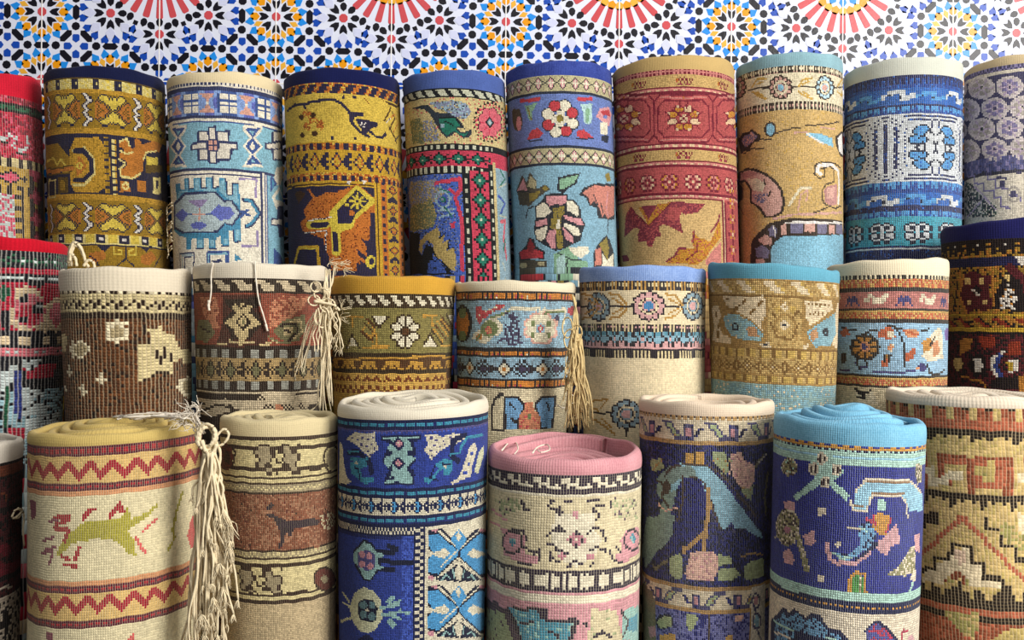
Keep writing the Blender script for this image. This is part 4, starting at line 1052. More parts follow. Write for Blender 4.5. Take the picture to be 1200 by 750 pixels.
s = Rug('dark ochre and maroon rolled carpet with a navy rim, right end of middle row', YM + .05,
        (1101, 1272, 268), (1106, 1270, 450), dict(n='181a3c', m='4a1820', y='8a6a28', k='191216', w='c8c0b4', g='a8882c', r='7c2c1c', s='6a8a4c', b='2a3870', o='a06a2c', c='c0a468'),
        'm', '1c1c50', (256, 279), ku=2.5, kv=2.4, wu=.12, wv=.35, warp='a08858', rimtilt=.05, bump=.8, endline=.35, ybot=500)
s.at(1090, 245, 3.26)
s.band(112, 'k', 150, 'y', 180, 'n', 212, 'y', 405, 'g', 412, 'y', 455, 'g', 470, 'k', 480, 'm', 1000)
s.rep(116, 176, ["k.k.kk", "kwk.yk", ".kkk.k", "kk.k.k", "yk.kyk"], 200, 90).speck('y', 'o', .3, 2).speck('y', 'k', .2, 3)
s.poly('m', '130,250 165,235 200,250 235,250 225,320 240,380 200,395 175,380 140,400 110,330').poly('w', '178,290 198,312 178,338 158,312').ell('k', (178, 312, 5, 6)).box('c', (135, 265, 152, 288), (188, 265, 208, 285), (142, 348, 158, 370), (200, 348, 216, 365)).line('o', 8, '130,250 110,330 140,400', '235,255 240,380').line('k', 5, '105,280 90,380')
s.poly('k', '240,380 250,320 290,240 330,220 359,300 400,400').poly('w', '262,350 300,280 340,340 330,385 260,385').speck('w', 'k', .4, 5).speck('w', 'o', .2, 6).line('m', 26, '300,225 360,270 380,340').poly('w', '320,185 420,185 420,215 350,215').poly('c', '280,260 300,250 300,280')
s.rep(415, 452, ["rr....", ".rrk..", "..rrk.", "...rrk"], 200, 70)
s.speck('m', 'k', .35, 7, 470, 1000).poly('r', '180,490 240,480 250,520 200,540', '300,510 345,510 345,560 290,555').poly('o', '110,500 160,490 150,540 110,560', '330,640 400,620 400,720 340,700')
s.ell('k', (182, 595, 34, 42)).poly('w', '165,575 195,570 200,600 190,628 168,625').ell('c', (105, 590, 18, 26)).line('w', 12, '275,545 240,570 235,600 250,630 280,655').line('b', 14, '265,560 250,600 270,640').poly('w', '290,580 330,570 335,620 300,628').poly('g', '290,585 310,580 320,615 300,620').poly('k', '230,650 340,640 340,680 230,690').line('o', 8, '120,640 200,660 220,700')
# ================================================================== front row
YF = 1.28
s = Rug('dark maroon rolled carpet with a grey-cream rim, at the lower left corner', YF,
        (-140, 28, 535), (-138, 24, 740), dict(m='3a1418', k='120c0e', o='5a2c1c', c='b8ac98', w='988c7c', r='52101c'),
        'm', 'c4bcae', (527, 551), ku=3, kv=2.8, wu=.1, wv=.35, warp='8a7a60', endline=.12, skew=.05, ybot=770)
s.at(0, 510, 3.125)
s.band(125, 'k', 140, 'o', 175, 'k', 190, 'm', 300, 'k', 320, 'm', 520, 'r', 560, 'k', 580, 'm', 640, 'w', 900)
s.speck('m', 'k', .3, 2).speck('w', 'k', .3, 3).line('o', 8, '0,210 20,215 20,235').ell('r', (20, 420, 20, 26), (0, 480, 16, 20)).line('w', 6, '0,560 40,555').poly('k', '10,640 40,660 30,720 10,700')

s = Rug('straw yellow rolled carpet with red zigzag stripes and a green deer', YF,
        (31, 238, 520), (30, 236, 745), dict(c='d2c6a0', y='cba868', r='941028', d='50102a', p='c88a60', g='9c9430', k='78344c', w='ddd6bc', R='c05050'),
        'c', 'c6ad68', (508, 521), ku=2.5, kv=2.7, wp=5.5, wu=0.81, wv=.15, warp='e6dcba', weft='b8a880', skew=.045, rimtilt=-.01, bump=.5, var=.16, endline=.2, th=.013, tele=.012, ybot=775)
s.at(20, 470, 2.68)
zz = ["rr.......r", "rrr.....rr", "rrrr...rrr", ".rrrr.rrrr", "..rrrrrrr.", "...rrrrr..", "....rrr...", ".....r...."]
s.band(135, 'd', 143, 'r', 160, 'd', 166, 'y', 252, 'd', 258, 'r', 268, 'd', 276, 'p', 292, 'c', 556, 'p', 574, 'd', 580, 'r', 590, 'd', 598, 'y', 664, 'y', 682, 'd', 688, 'r', 702, 'd', 710, 'c', 1000)
s.rep(141, 164, ["rrd", "rrd"], 300, 20).rep(258, 268, ["rrd"], 300, 20).rep(688, 702, ["rrd"], 300, 20).rep(580, 590, ["rrd"], 300, 20)
s.rep(180, 245, zz, 260, 64).rep(606, 668, zz, 250, 64)
s.poly('g', '150,430 180,405 200,385 230,375 320,372 335,350 345,335 360,370 420,345 425,355 380,385 345,405 370,440 375,490 350,480 330,455 300,435 240,432 210,440 170,450 130,490 120,480').line('g', 9, '440,330 400,360').line('g', 9, '520,285 500,350 490,400 495,430 475,465')
s.line('r', 12, '120,365 160,360', '125,385 160,375 165,360', '120,400 165,405 150,440', '205,370 220,350 240,340', '290,365 310,335 335,350', '320,325 330,345', '180,500 195,460', '150,515 185,520', '140,490 160,500').line('k', 8, '80,440 115,430', '85,470 120,460', '75,480 110,470', '100,510 110,480', '100,380 130,370').line('R', 9, '375,430 390,460 405,480', '395,410 440,370')
s.poly('R', '545,370 575,325 590,360 590,450 545,460 535,420').poly('k', '40,310 60,320 60,360 45,375').poly('R', '350,740 370,725 375,780 345,780').poly('k', '90,725 110,725 110,770 95,770')

s = Rug('cream and brown rolled carpet with a dark running animal, right of the straw yellow roll', YF,
        (257, 396, 500), (262, 394, 745), dict(c='cbbc8a', k='2c1a16', b='7a4632', B='9a6c52', g='988a6c', n='2a1e2c', t='b4a07c', m='5a2420', w='c8b894'),
        'b', 'd0c096', (492, 512), ku=2.2, kv=2.2, wp=5.5, wu=0.68, wv=.3, warp='dccca8', bump=.6, endline=.15, th=.011, ybot=775)
s.at(250, 480, 2.78)
s.band(88, 'k', 100, 'c', 118, 'k', 132, 'c', 192, 'k', 204, 'c', 218, 'k', 228, 'c', 240, 'k', 248, 'g', 268, 'k', 276, 'b', 462, 'k', 468, 'g', 484, 'k', 492, 'c', 502, 'k', 514, 'c', 524, 'c', 604, 'k', 612, 'c', 622, 'k', 634, 't', 1000)
s.rep(250, 266, ["cg", "gc"], 200, 16).rep(468, 484, ["cg", "gc"], 200, 16)
s.speck('b', 'B', .5, 2).speck('b', 'm', .12, 3)
s.line('B', 26, '60,300 130,350 180,430', '130,290 240,420', '250,300 330,340', '280,410 340,440').speck('B', 'b', .4, 5)
s.line('n', 12, '178,320 190,310', '180,345 200,350 215,365').poly('n', '196,345 222,352 238,364 330,354 352,362 335,380 285,382 262,390 250,415 240,412 240,398 230,410 226,440 212,452 216,425 220,400 205,375').ell('w', (370, 360, 26, 30)).speck('w', 'm', .4, 6).speck('w', 'b', .2, 7)
for (cx, cy) in ((162, 165), (250, 165)):
    pass
lf = ["..kkkk....kkk...k.", ".kggggk...kggk....", "kgggggkk.kkgggkk..", ".kgggggk...kggggk.", "..kgggk.k.kgggggk.", ".kgggk..kk.kgggk..", ".kggkkk...kkkggk..", "..kkkggk.....kggk.", ".....kk.k.....kkk."]
s.bmp(128, 112, 292, 212, lf).bmp(76, 518, 236, 610, lf)
s.line('k', 8, '62,195 70,140 60,125', '80,195 130,195', '285,195 350,195').ell('m', (42, 155, 22, 44)).ell('k', (45, 155, 10, 20)).ring('k', 8, (385, 160, 26, 44)).ell('g', (385, 160, 18, 32)).speck('m', 'k', .2, 9)
s.ell('m', (362, 552, 36, 40)).ring('k', 6, (362, 552, 34, 38)).ell('g', (362, 552, 12, 14)).line('k', 8, '215,605 330,590', '45,605 50,560')

s = Rug('royal blue rolled carpet with a thick cream top end, in the front row', YF,
        (395, 573, 478), (396, 568, 745), dict(b='2a3c8c', B='1c2660', k='10142c', t='3a86a0', l='8fb4b0', w='d6ceb4', p='c48a94', s='4a92c4', v='3f58b4', c='cfd0ac', n='141a40', g='5f7f84', d='4f4a7c'),
        'b', 'd9d0bc', (479, 492), ku=2.0, kv=2.0, wu=.2, wv=.3, warp='a8b4d0', bump=.75, endline=.1, th=.011, tele=.004, back=.010, skew=.03, ybot=775)
s.at(390, 450, 5)
s.band(208, 'n', 226, 'B', 252, 'n', 268, 'd', 276, 'v', 288, 'b', 612, 'n', 628, 'B', 654, 'n', 668, 'w', 770, 'n', 790, 'B', 818, 'n', 838, 'w', 890, 'n', 905, 'b', 2000)
s.rep(230, 250, ["tttt.", "tttt."], 400, 58).rep(632, 652, ["tttt.", "tttt."], 400, 62).rep(796, 816, ["tttt.", "tttt."], 400, 62).rep(270, 288, ["d.d.."], 400, 30)
s.rep(676, 764, ["....nn.....n..", "n..nssn...nn..", ".nn.nsnn.nnn.n", "nnnnsssnnn.nnn", ".nn.nsnn.nnn.n", "n..nssn...nn..", "....nn.....n.."], 372, 142)
# vase
s.poly('n', '285,300 520,300 520,330 470,340 490,390 480,430 490,445 450,500 480,560 470,590 300,590 300,550 330,500 290,450 300,420 310,390 330,345 285,330')
s.poly('l', '295,312 512,312 505,322 440,325 455,345 480,375 470,395 435,395 440,420 490,432 440,480 430,500 465,545 460,582 410,582 380,560 350,582 300,578 330,555 340,510 305,470 300,430 340,418 350,395 315,380 325,360 350,345 340,325 295,322')
s.poly('n', '385,310 425,352 385,400 345,352').poly('p', '385,328 410,352 385,376 360,352').ell('w', (385, 352, 6, 6)).poly('n', '380,428 425,465 385,505 345,465').poly('p', '380,442 408,465 385,490 360,465').ell('w', (383, 465, 6, 6))
s.poly('n', '455,350 485,370 470,390', '320,500 350,470 350,520', '470,500 490,550 440,520', '330,560 370,520 370,570').poly('l', '360,500 430,500 420,570 400,580 360,575')
# white palms
s.poly('w', '80,320 130,285 180,290 250,285 250,340 270,380 235,405 220,435 180,400 150,370 120,345').poly('w', '540,300 600,290 640,310 700,290 760,290 775,325 720,350 670,365 620,400 580,445 555,410 530,390 560,360')
for (dx, dy) in ((110, 310), (140, 325), (170, 310), (200, 320), (230, 310), (160, 350), (190, 355), (220, 350), (200, 385), (235, 375), (215, 405)):
    s.box('d', (dx, dy, dx + 12, dy + 12))
for (dx, dy) in ((570, 310), (600, 325), (640, 330), (680, 310), (710, 325), (740, 305), (590, 355), (620, 360), (650, 345), (570, 385), (600, 390), (580, 420), (690, 345)):
    s.box('d', (dx, dy, dx + 12, dy + 12))
# comma leaves
for sg, x0 in ((1, 0), (-1, 835)):
    f = lambda a: [(x0 + sg * x, y) for x, y in Rug.pts(a)]
    s.line('n', 34, f('95,400 150,405 210,450 225,520')) if sg > 0 else s.line('n', 34, f('60,300 130,330 140,420 100,450'))
    if sg > 0:
        s.line('t', 16, f('95,395 150,398'), f('110,440 200,440')).poly('t', f('105,460 190,440 200,480 160,500 170,540 240,550 240,575 190,585 150,560 110,520')).ell('w', (138, 465, 8, 10)).line('n', 9, f('130,490 150,500 160,560'))
    else:
        s.line('t', 18, [(690, 420), (690, 410), (745, 405), (750, 370), (790, 310), (880, 300)]).poly('t', [(600, 470), (640, 445), (700, 440), (705, 500), (680, 540), (650, 540), (645, 500), (620, 520), (590, 560), (560, 585), (530, 575), (530, 545), (580, 540), (620, 500)]).ell('w', (660, 485, 9, 10)).line('n', 9, [(600, 480), (570, 550), (620, 565)], [(640, 470), (690, 470)])
s.poly('w', '45,330 60,360 70,470 85,540 110,570 80,590 40,580').poly('w', '800,370 830,340 845,380 830,430 815,490 810,540 700,590 690,575 740,550 760,500 780,440').box('v', (805, 400, 820, 420), (790, 460, 805, 480), (765, 510, 790, 530)).poly('c', '855,400 885,360 880,430 850,530 830,510')
# field with two plants
s.at(390, 600, 5)
s.area(470, 535, 90, 2000, 'n').area(20, 535, 92, 140, 'n').area(535, 1000, 88, 2000, 'w')
s.rep(96, 134, ["w.w.", ".w.w"], 300, 44, x1=480).vrep(478, 524, ["w.", ".w"], 200, 40, 92, 2000)
s.area(20, 470, 140, 160, 'B').area(400, 470, 140, 2000, 'v').speck('v', 'b', .4, 3)
s.line('k', 30, '250,235 350,240', '250,330 350,340', '270,290 460,300', '330,200 370,220').poly('k', '180,160 230,180 280,270 280,320 230,400 180,405 130,320 120,230').poly('l', '185,175 225,195 260,240 305,250 300,265 260,275 260,310 300,325 255,345 215,400 185,390 150,320 125,290 125,240').poly('d', '150,240 190,225 240,235 250,330 200,345 150,320').ell('p', (172, 250, 18, 20), (215, 258, 18, 20), (172, 305, 18, 20), (218, 318, 18, 20))
s.poly('c', '130,470 180,440 240,460 280,520 290,620 250,690 200,715 150,690 110,620 100,560').poly('k', '150,530 180,505 205,515 230,510 260,560 250,640 205,645 160,630 150,590').ell('g', (178, 545, 24, 24), (230, 545, 20, 24), (180, 600, 22, 24), (228, 612, 22, 26)).ell('w', (202, 575, 10, 10))
s.line('l', 18, '280,560 340,555 380,545', '285,600 350,610 390,630', '330,590 450,590').poly('l', '300,530 340,490 370,500 330,540', '310,640 350,690 370,660 340,620').line('l', 12, '340,540 400,520', '360,600 400,570').line('c', 16, '110,560 60,530', '110,620 50,640', '60,470 100,530').poly('n', '150,740 200,715 240,740 230,790 160,790')
# side border of the blue roll
for k in range(4):
    yy = 100 + k * 330
    for sg in (1, -1):
        f = lambda *p: [(738 + sg * (x - 738), y) for x, y in p]
        s.poly('k', f((545, yy + 10), (640, yy), (740, yy + 100), (738, yy + 180), (620, yy + 290), (545, yy + 260)))
        s.poly('s', f((555, yy + 40), (620, yy + 30), (730, yy + 130), (730, yy + 160), (620, yy + 265), (555, yy + 255), (552, yy + 190), (590, yy + 150), (560, yy + 100)))
        s.poly('w', f((550, yy + 120), (590, yy + 140), (655, yy + 115), (690, yy + 145), (655, yy + 175), (590, yy + 155), (550, yy + 170)))
        s.line('w', 9, f((620, yy + 10), (738, yy + 120), (840, yy + 220)), f((590, yy + 310), (738, yy + 170)))
        s.poly('w', f((545, yy + 330), (738, yy + 300), (738, yy + 345), (545, yy + 360)))
        s.poly('k', f((600, yy + 300), (690, yy + 240), (738, yy + 200), (738, yy + 310)))
        s.line('l', 10, f((640, yy + 300), (665, yy + 270), (690, yy + 290)), f((705, yy + 240), (715, yy + 290)))
        s.ell('p', (738 + sg * (575 - 738), yy + 285, 20, 14), (738 + sg * (600 - 738), yy + 8, 20, 10))
    s.poly('w', [(738, yy + 200), (765, yy + 240), (750, yy + 300), (726, yy + 300), (712, yy + 240)]).poly('s', [(690, yy + 60), (738, yy), (786, yy + 60), (738, yy + 130)]).poly('w', [(738, yy + 10), (755, yy + 40), (738, yy + 75), (721, yy + 40)])
s.area(535, 548, 88, 2000, 'w')

s = Rug('blush pink-rimmed rolled carpet with a hollow top, in front at the centre', YF,
        (570, 753, 545), (568.5, 750, 745), dict(c='c9bc98', k='241c30', p='c48a92', w='d6cdb4', g='98a078', t='3f8498', q='b07480', d='4a3848', l='86b0a8', o='c8a07c'),
        'c', 'c8848e', (540, 557), ku=3.4, kv=3.2, wp=5.5, wu=0.72, wv=.25, warp='ddd2bc', weft='b4a688', bump=.5, var=.2, endline=.25, end2='d8a0a4', th=.010, tele=-.012, sunk=.012, back=.012, lip=.008, ybot=775)
s.at(560, 495, 2.94)
s.band(180, 'k', 246, 'w', 256, 'c', 508, 'k', 516, 'k', 586, 'p', 600, 'w', 622, 'p', 640, 'c', 1000)
s.rep(184, 244, ["kkkkkkkkkk", "kwwwkkwkkk", "kkkwwwwkkw", "wkkwkkwwww", "kkkkkkkkkk"], 330, 106)
s.rep(520, 582, ["kkwkkkkw", "kwwwwwkw", "kwwwwwkw", "kwwwwwkw", "kkwkkkkw"], 330, 58)
s.line('p', 10, '45,300 100,340', '40,340 90,370').poly('p', '85,375 130,365 165,400 165,450 215,460 205,490 150,480 90,460').ring('k', 7, (118, 412, 34, 40)).ell('t', (118, 410, 10, 14)).line('k', 9, '120,370 155,375 165,400', '160,430 190,450 215,435 210,470', '140,480 180,490')
s.poly('p', '470,460 500,440 490,410 510,370 555,360 555,450 500,490').ring('k', 7, (532, 405, 26, 36)).ell('t', (535, 400, 9, 14)).line('k', 9, '455,440 470,480 500,480', '480,430 495,450')
s.line('k', 9, '150,275 165,300', '250,275 265,270', '300,272 320,275', '250,300 290,310', '380,275 420,270', '395,300 420,320 400,345', '265,340 285,350', '160,300 180,300', '455,265 460,290', '500,290 515,310')
s.poly('w', '270,310 400,310 400,370 430,400 400,460 340,500 290,480 250,400')
s.line('k', 9, '240,290 250,300 280,295 280,315', '395,295 430,285', '280,360 290,370', '240,390 270,370 300,380', '235,420 260,420 275,435', '260,470 280,480', '380,380 400,360 430,370 440,410', '390,440 410,430 440,440', '310,500 330,480 360,490', '400,480 380,500', '270,440 310,450', '250,450 250,480')
s.poly('q', '340,368 376,405 340,440 304,405').poly('k', '340,375 350,385 340,395 330,385', '320,395 330,405 320,415 310,405', '360,395 370,405 360,415 350,405', '340,415 350,425 340,435 330,425').ell('w', (340, 405, 7, 8)).ell('p', (338, 318, 12, 14)).ell('q', (290, 460, 16, 10), (385, 465, 16, 10))
s.poly('g', '455,260 550,260 550,330 500,340 470,320').speck('g', 'c', .5, 2).poly('g', '60,270 130,260 150,300 80,320').speck('g', 'c', .3, 3)
s.area(0, 580, 640, 1000, 'p').poly('d', '30,605 90,640 140,700 160,760 20,760').poly('g', '30,640 90,660 120,760 20,760').speck('g', 'd', .1, 8)
s.poly('k', '95,635 240,640 245,680 270,685 340,670 350,690 320,760 150,760').poly('t', '105,640 170,650 200,645 215,670 240,690 280,690 330,690 310,760 150,750 140,700').speck('t', 'l', .2, 4).line('k', 7, '150,690 190,690', '250,720 280,740').poly('c', '390,640 480,650 500,760 380,760').speck('c', 'g', .1, 6, 640, 1000).poly('l', '500,650 555,630 560,760 500,750').line('k', 9, '495,650 520,690 500,740', '400,740 430,720 460,740', '360,690 375,700').poly('t', '520,680 550,660 550,720 515,720')

s = Rug('cream-rimmed navy rolled carpet with an arching pale blue branch, right of the pink roll', YF + .02,
        (748, 909, 480), (752, 904, 745), dict(n='22266a', k='14142c', c='d8c8a8', b='90bccc', p='e0b4a0', g='a4ae7e', o='b08a50', w='ddd4c0', q='c0888c', m='4a4668', d='4a3a2c', a='7a7250', y='c89a4a', v='6a6ca4', e='80958c'),
        'n', 'dcc8b0', (473, 488), ku=2.4, kv=2.4, wp=5.5, wu=0.85, wv=.15, warp='d4d4dc', weft='14142c', bump=.7, endline=.12, th=.011, tele=-.01, lip=.005, ybot=775)
s.at(740, 455, 5)
s.band(165, 'o', 190, 'c', 312, 'o', 330, 'n', 1170, 'o', 1185, 'c', 1300, 'o', 1318, 'v', 2000)
s.rep(168, 190, ["od", "oc"], 400, 18)
vine = ["nnnn..............", "..nnn....nnnn.....", "...nggnnnnqqqn.nnn", "....ngggnnqqqnnn..", ".....nnggnqqqn....", "......nnnnnnnn...."]
vine = ["mmmmm.............", "..mggm....nmmn....", "...mggm...mqqm..nn", "....mggm..mqqm.nn.", ".....mggm.mqqmnn..", "......mmmmmnnm...."]
s.rep(200, 310, vine, 290, 262).rep(1190, 1296, [v[::-1] for v in vine], 420, 262)
s.speck('n', 'k', .3, 2).speck('n', 'm', .08, 3)
# arching branch; 'e' is its blue with shade put into the colour
s.line('e', 80, '60,960 130,900 190,760 230,600').line('b', 95, '230,560 260,500 330,480 430,510 500,580 560,680 640,780').poly('b', '430,480 500,520 560,590 640,690 720,800 760,840 770,880 700,850 660,820 600,830 590,780 540,830 500,780 480,680 430,600 400,530')
s.line('e', 60, '170,540 240,480').line('e', 70, '190,560 260,500 340,490').line('d', 12, '190,520 240,460 340,440 460,460 540,520 640,640 740,760', '300,530 380,520 430,560 450,650 500,760 520,820')
s.poly('n', '300,520 400,530 440,620 430,760 400,820 300,900 230,960 210,940 270,800 290,640').line('d', 14, '300,520 305,640 270,780').speck('n', 'k', .2, 5)
s.line('o', 26, '450,590 455,700 430,860 425,970').line('o', 22, '420,850 360,910 310,950', '310,930 310,960').line('a', 20, '130,1040 150,1060 210,1010')
s.ell('e', (190, 590, 44, 60)).ell('d', (205, 580, 22, 40)).line('p', 10, '160,680 200,720 270,700').line('d', 14, '150,540 190,560 180,640 220,700')
s.poly('y', '320,375 420,375 425,440 320,440').line('d', 8, '370,370 370,440').poly('p', '580,390 640,370 665,420 720,450 720,540 680,610 610,560 570,500').poly('g', '470,380 540,375 590,420 570,500 530,510 480,440', '620,570 690,590 720,560 700,660 680,650').line('k', 10, '560,400 590,520 640,590', '480,450 570,530').poly('g', '110,420 180,410 190,470 120,490').speck('g', 'o', .12, 5)
s.line('a', 24, '770,400 730,450', '800,500 780,640 790,740').line('w', 8, '790,390 740,440')
s.at(740, 600, 5)
s.poly('p', '310,360 345,240 420,225 500,245 510,340 480,400 400,405 320,390').speck('p', 'q', .12, 7).poly('g', '225,270 290,240 300,380 270,400 220,360', '510,250 580,260 590,300 510,320', '510,340 600,330 640,370 590,400 510,400', '660,320 700,290 775,275 775,380 700,400 660,390').line('o', 9, '650,260 700,240 770,250').line('k', 8, '590,290 650,350 640,420').poly('e', '90,30 250,20 240,140 160,230 80,330 70,160')
s.speck('a', 'd', .12, 3)
# lower panel
s.poly('a', '60,410 130,470 150,760 50,760').area(700, 780, 450, 1200, 'w').area(110, 150, 560, 1200, 'a').area(690, 702, 590, 1200, 'o')
s.ring('m', 11, (732, 520, 22, 40), (735, 640, 24, 46)).ell('q', (732, 520, 13, 28)).ell('b', (735, 640, 14, 34)).line('m', 9, '720,560 740,600', '735,690 760,740')
s.ell('k', (195, 640, 54, 44)).poly('g', '150,640 200,605 240,620 235,670 170,680').poly('g', '320,600 380,600 385,640 360,690 340,700 320,650').poly('p', '600,610 660,610 650,640 610,640').poly('y', '545,760 560,720 590,720 600,760').poly('q', '100,670 140,670 150,720 110,740').line('d', 12, '450,600 450,760').speck('v', 'n', .3, 4).poly('n', '400,600 440,600 440,650 400,690').poly('y', '170,720 250,710 260,760 160,760')

s = Rug('navy rolled carpet with a sky-blue coiled top end, in front at the right', YF - .10,
        (906, 1087, 500), (900, 1078, 745), dict(n='282c7c', k='15143a', b='94c2d6', l='a8ccbc', y='c08a34', w='ddd2c0', t='8a6a48', p='cc9c9c', g='4a8a3c', a='8a8458', d='3a2620', s='6a9cc0', q='a8707c', v='4a4a88', c='d8cab0', r='a83048'),
        'n', '62a6ca', (496, 522), ku=2.5, kv=2.5, wp=5.5, wu=0.81, wv=.15, warp='ccd4e0', weft='15143a', bump=.75, endline=.3, end2='8cc4de', th=.011, tele=.018, lip=.007, skew=-.03, ybot=775)
s.at(895, 460, 5.17)
s.band(318, 'n', 326, 'y', 350, 'k', 368, 'l', 392, 'b', 408, 'l', 440, 'n', 3000)
s.rep(320, 330, ["yn"], 500, 16).rep(350, 366, ["kl"], 500, 20)
s.poly('l', '270,430 300,400 330,360 400,360 420,400 470,440 480,490 430,540 520,630 500,660 400,570 340,560 190,660 180,630 310,520 290,490')
for (cx, cy) in ((350, 400), (300, 462), (440, 470), (370, 545)):
    s.ell('c', (cx, cy, 34, 38)).ell('d', (cx, cy, 24, 26)).line('c', 6, [(cx, cy - 26), (cx, cy + 26)])
s.ell('a', (155, 450, 50, 56)).speck('a', 'l', .1, 2).poly('a', '920,430 955,440 955,540 930,560 915,500')
s.poly('b', '560,600 610,540 890,530 960,620 960,720 880,720 860,640 840,635 640,635 620,720 550,720 545,680')
s.line('t', 14, '630,545 880,545').line('c', 10, '555,600 620,530 880,525 950,610', '520,650 550,720 630,720 640,640 670,625 830,630 860,660 870,760').line('t', 9, '660,610 850,610', '560,690 600,690')
s.poly('n', '650,650 690,650 690,740 640,730', '740,645 845,645 850,760 740,750').box('c', (330, 695, 375, 745)).poly('p', '120,660 190,660 185,720 130,730')
s.poly('l', '690,645 735,645 735,720 690,720')
s.at(895, 600, 5)
s.ell('a', (140, 90, 70, 110)).speck('a', 'd', .3, 3).line('a', 40, '200,150 250,330').poly('p', '230,140 290,110 305,180 260,205 235,180', '110,230 150,215 180,280 170,320 120,290').line('a', 12, '120,60 160,90 130,140 180,180', '60,150 120,140').ell('q', (140, 105, 20, 24))
s.box('c', (310, -10, 355, 15), (315, 370, 360, 410)).poly('c', '410,195 440,165 460,200 430,210')
s.poly('y', '640,20 690,5 745,30 720,130 680,140 640,90').line('r', 10, '640,25 655,80', '745,40 720,120', '600,40 640,60').poly('s', '560,80 610,50 665,140 640,190 560,250 500,285 430,270 410,240 520,240 560,190').line('l', 10, '490,95 570,100 600,110', '410,240 450,270 520,270').line('c', 8, '490,95 560,105')
s.line('p', 26, '375,190 380,270 430,300 540,300 620,240').poly('p', '600,250 650,190 720,140 780,60 800,180 750,200 720,260 690,240 660,210').line('k', 9, '540,280 600,240 660,180', '580,255 660,200')
s.poly('g', '505,390 550,355 590,390 600,500 500,500').line('y', 15, '500,490 505,390 545,355 590,370 598,490').line('a', 12, '560,380 565,490')
s.poly('a', '720,370 790,320 860,210 885,200 885,360 820,375').speck('a', 'c', .35, 5).poly('p', '880,140 910,130 910,240 885,230').poly('c', '850,390 890,330 885,410')
s.band(470, 'l', 528, 'k', 546, 'y', 572, 'k', 588, 'n', 598, 'c', 2000)
s.line('l', 20, '90,390 110,440 200,470', '800,490 850,470 870,420')
s.rep(546, 572, ["yk", "yy"], 500, 22)
s.poly('k', '40,640 110,560 150,590 175,565 240,620 280,590 330,610 380,680 450,690 500,760 40,760').poly('s', '70,640 110,590 150,620 185,590 240,640 290,620 320,640 370,700 430,710 470,760 60,760').speck('s', 'k', .35, 6).line('l', 8, '60,640 180,700 330,740 420,745').line('w', 9, '60,700 180,760').poly('k', '180,700 380,740 380,770 180,770')
s.poly('k', '600,760 595,690 660,635 700,650 780,730 800,770').poly('v', '610,760 605,700 660,650 690,665 760,740 770,770').speck('v', 'r', .4, 7).line('r', 14, '810,740 815,695 845,690', '650,690 700,730').ell('p', (860, 740, 18, 20))

s = Rug('tan rolled carpet with a white rim and stepped triangles, right end of front row', YF,
        (1036, 1246, 470), (1046, 1250, 745), dict(c='bca26a', r='7c3c28', k='1c1614', g='8f8a50', w='d6c6a4', o='b0703c', p='d0b49c', R='a0543c', y='ae9a5c'),
        'c', 'd6c8b4', (466, 478), ku=3.8, kv=3.4, wp=5.5, wu=0.77, wv=.25, warp='dcc8a4', weft='b09468', bump=.35, rimtilt=-.02, endline=.15, th=.014, lip=.009, ybot=785)
s.at(1010, 445, 4.837)
s.band(165, 'r', 235, 'R', 285, 'k', 318, 'c', 380, 'c', 640, 'k', 690, 'c', 1340, 'k', 1370, 'r', 2000)
s.rep(160, 240, ["kcr", "rcr", "rcR"], 500, 110).rep(285, 365, ["kkkkkkkk", "kkkkkkk.", ".k.kk.k.", "...kk...", "...k...."], 640, 212)
s.rep(395, 640, ["..............", ".rrrrr.rrrrrr.", ".rRRRRrRRyRRr.", ".r....ryyyrRr.", ".r.ww.rygyrRr.", ".rrww.rRyyRRr.", "..r...rRRRRrr.", "......r....rr."], 640, 420)
s.speck('r', 'R', .3, 3).speck('c', 'y', .22, 4).rep(650, 745, ["kkkkkkkk", "kkkkkkk.", ".k.kk.k.", "...kk...", "...k...."], 690, 150)
s.poly('w', '350,500 400,490 410,560 470,540 510,500 510,560 470,600 380,600').poly('w', '870,540 920,530 960,580 880,590')
s.at(1060, 595, 4.836)
s.line('R', 26, '60,290 325,50 700,440')
s.poly('w', '110,370 180,340 190,310 250,290 260,230 360,230 370,310 440,320 450,390 540,400 545,460 400,440 100,420').line('k', 20, '95,390 100,345 170,340 170,285 255,290 260,215 370,215 370,310 450,315 450,400 545,405 545,465')
s.poly('g', '220,420 300,350 390,450 300,440').speck('g', 'r', .35, 5).poly('p', '270,240 350,240 350,320 300,320')
s.line('k', 20, '465,60 470,120 540,125 545,210 620,210 630,300 720,295').poly('g', '520,70 600,70 700,170 680,260 560,180').poly('w', '640,30 720,60 720,200 640,120').poly('r', '660,60 700,60 700,90').poly('k', '95,30 200,15 195,90 130,90 95,160')
s.rep(430, 570, ["...k....", "..kk..k.", ".kkkk.kk", "kkkkkkkk", "kkkkkkkk"], 330, 230)
s.area(-300, 1200, 575, 600, 'R').poly('g', '220,590 420,600 400,760 310,700').poly('y', '500,740 560,690 700,680 700,790 480,790').speck('g', 'c', .3, 6)
# ================================================================== build
for i, r in enumerate(RUGS):
    r.build(i)
WALL_Y = 1.93
# ================================================================== knotted fringes and loose warp ends
COTTON = plain('fringe_cotton', 'e2d2b0', 0.95, 0.18, 300, 0.1)
STRAW = plain('fringe_straw', 'cdb684', 0.95, 0.18, 300, 0.1)
WHITE = plain('fringe_white', 'e6dccb', 0.95, 0.15, 300, 0.1)

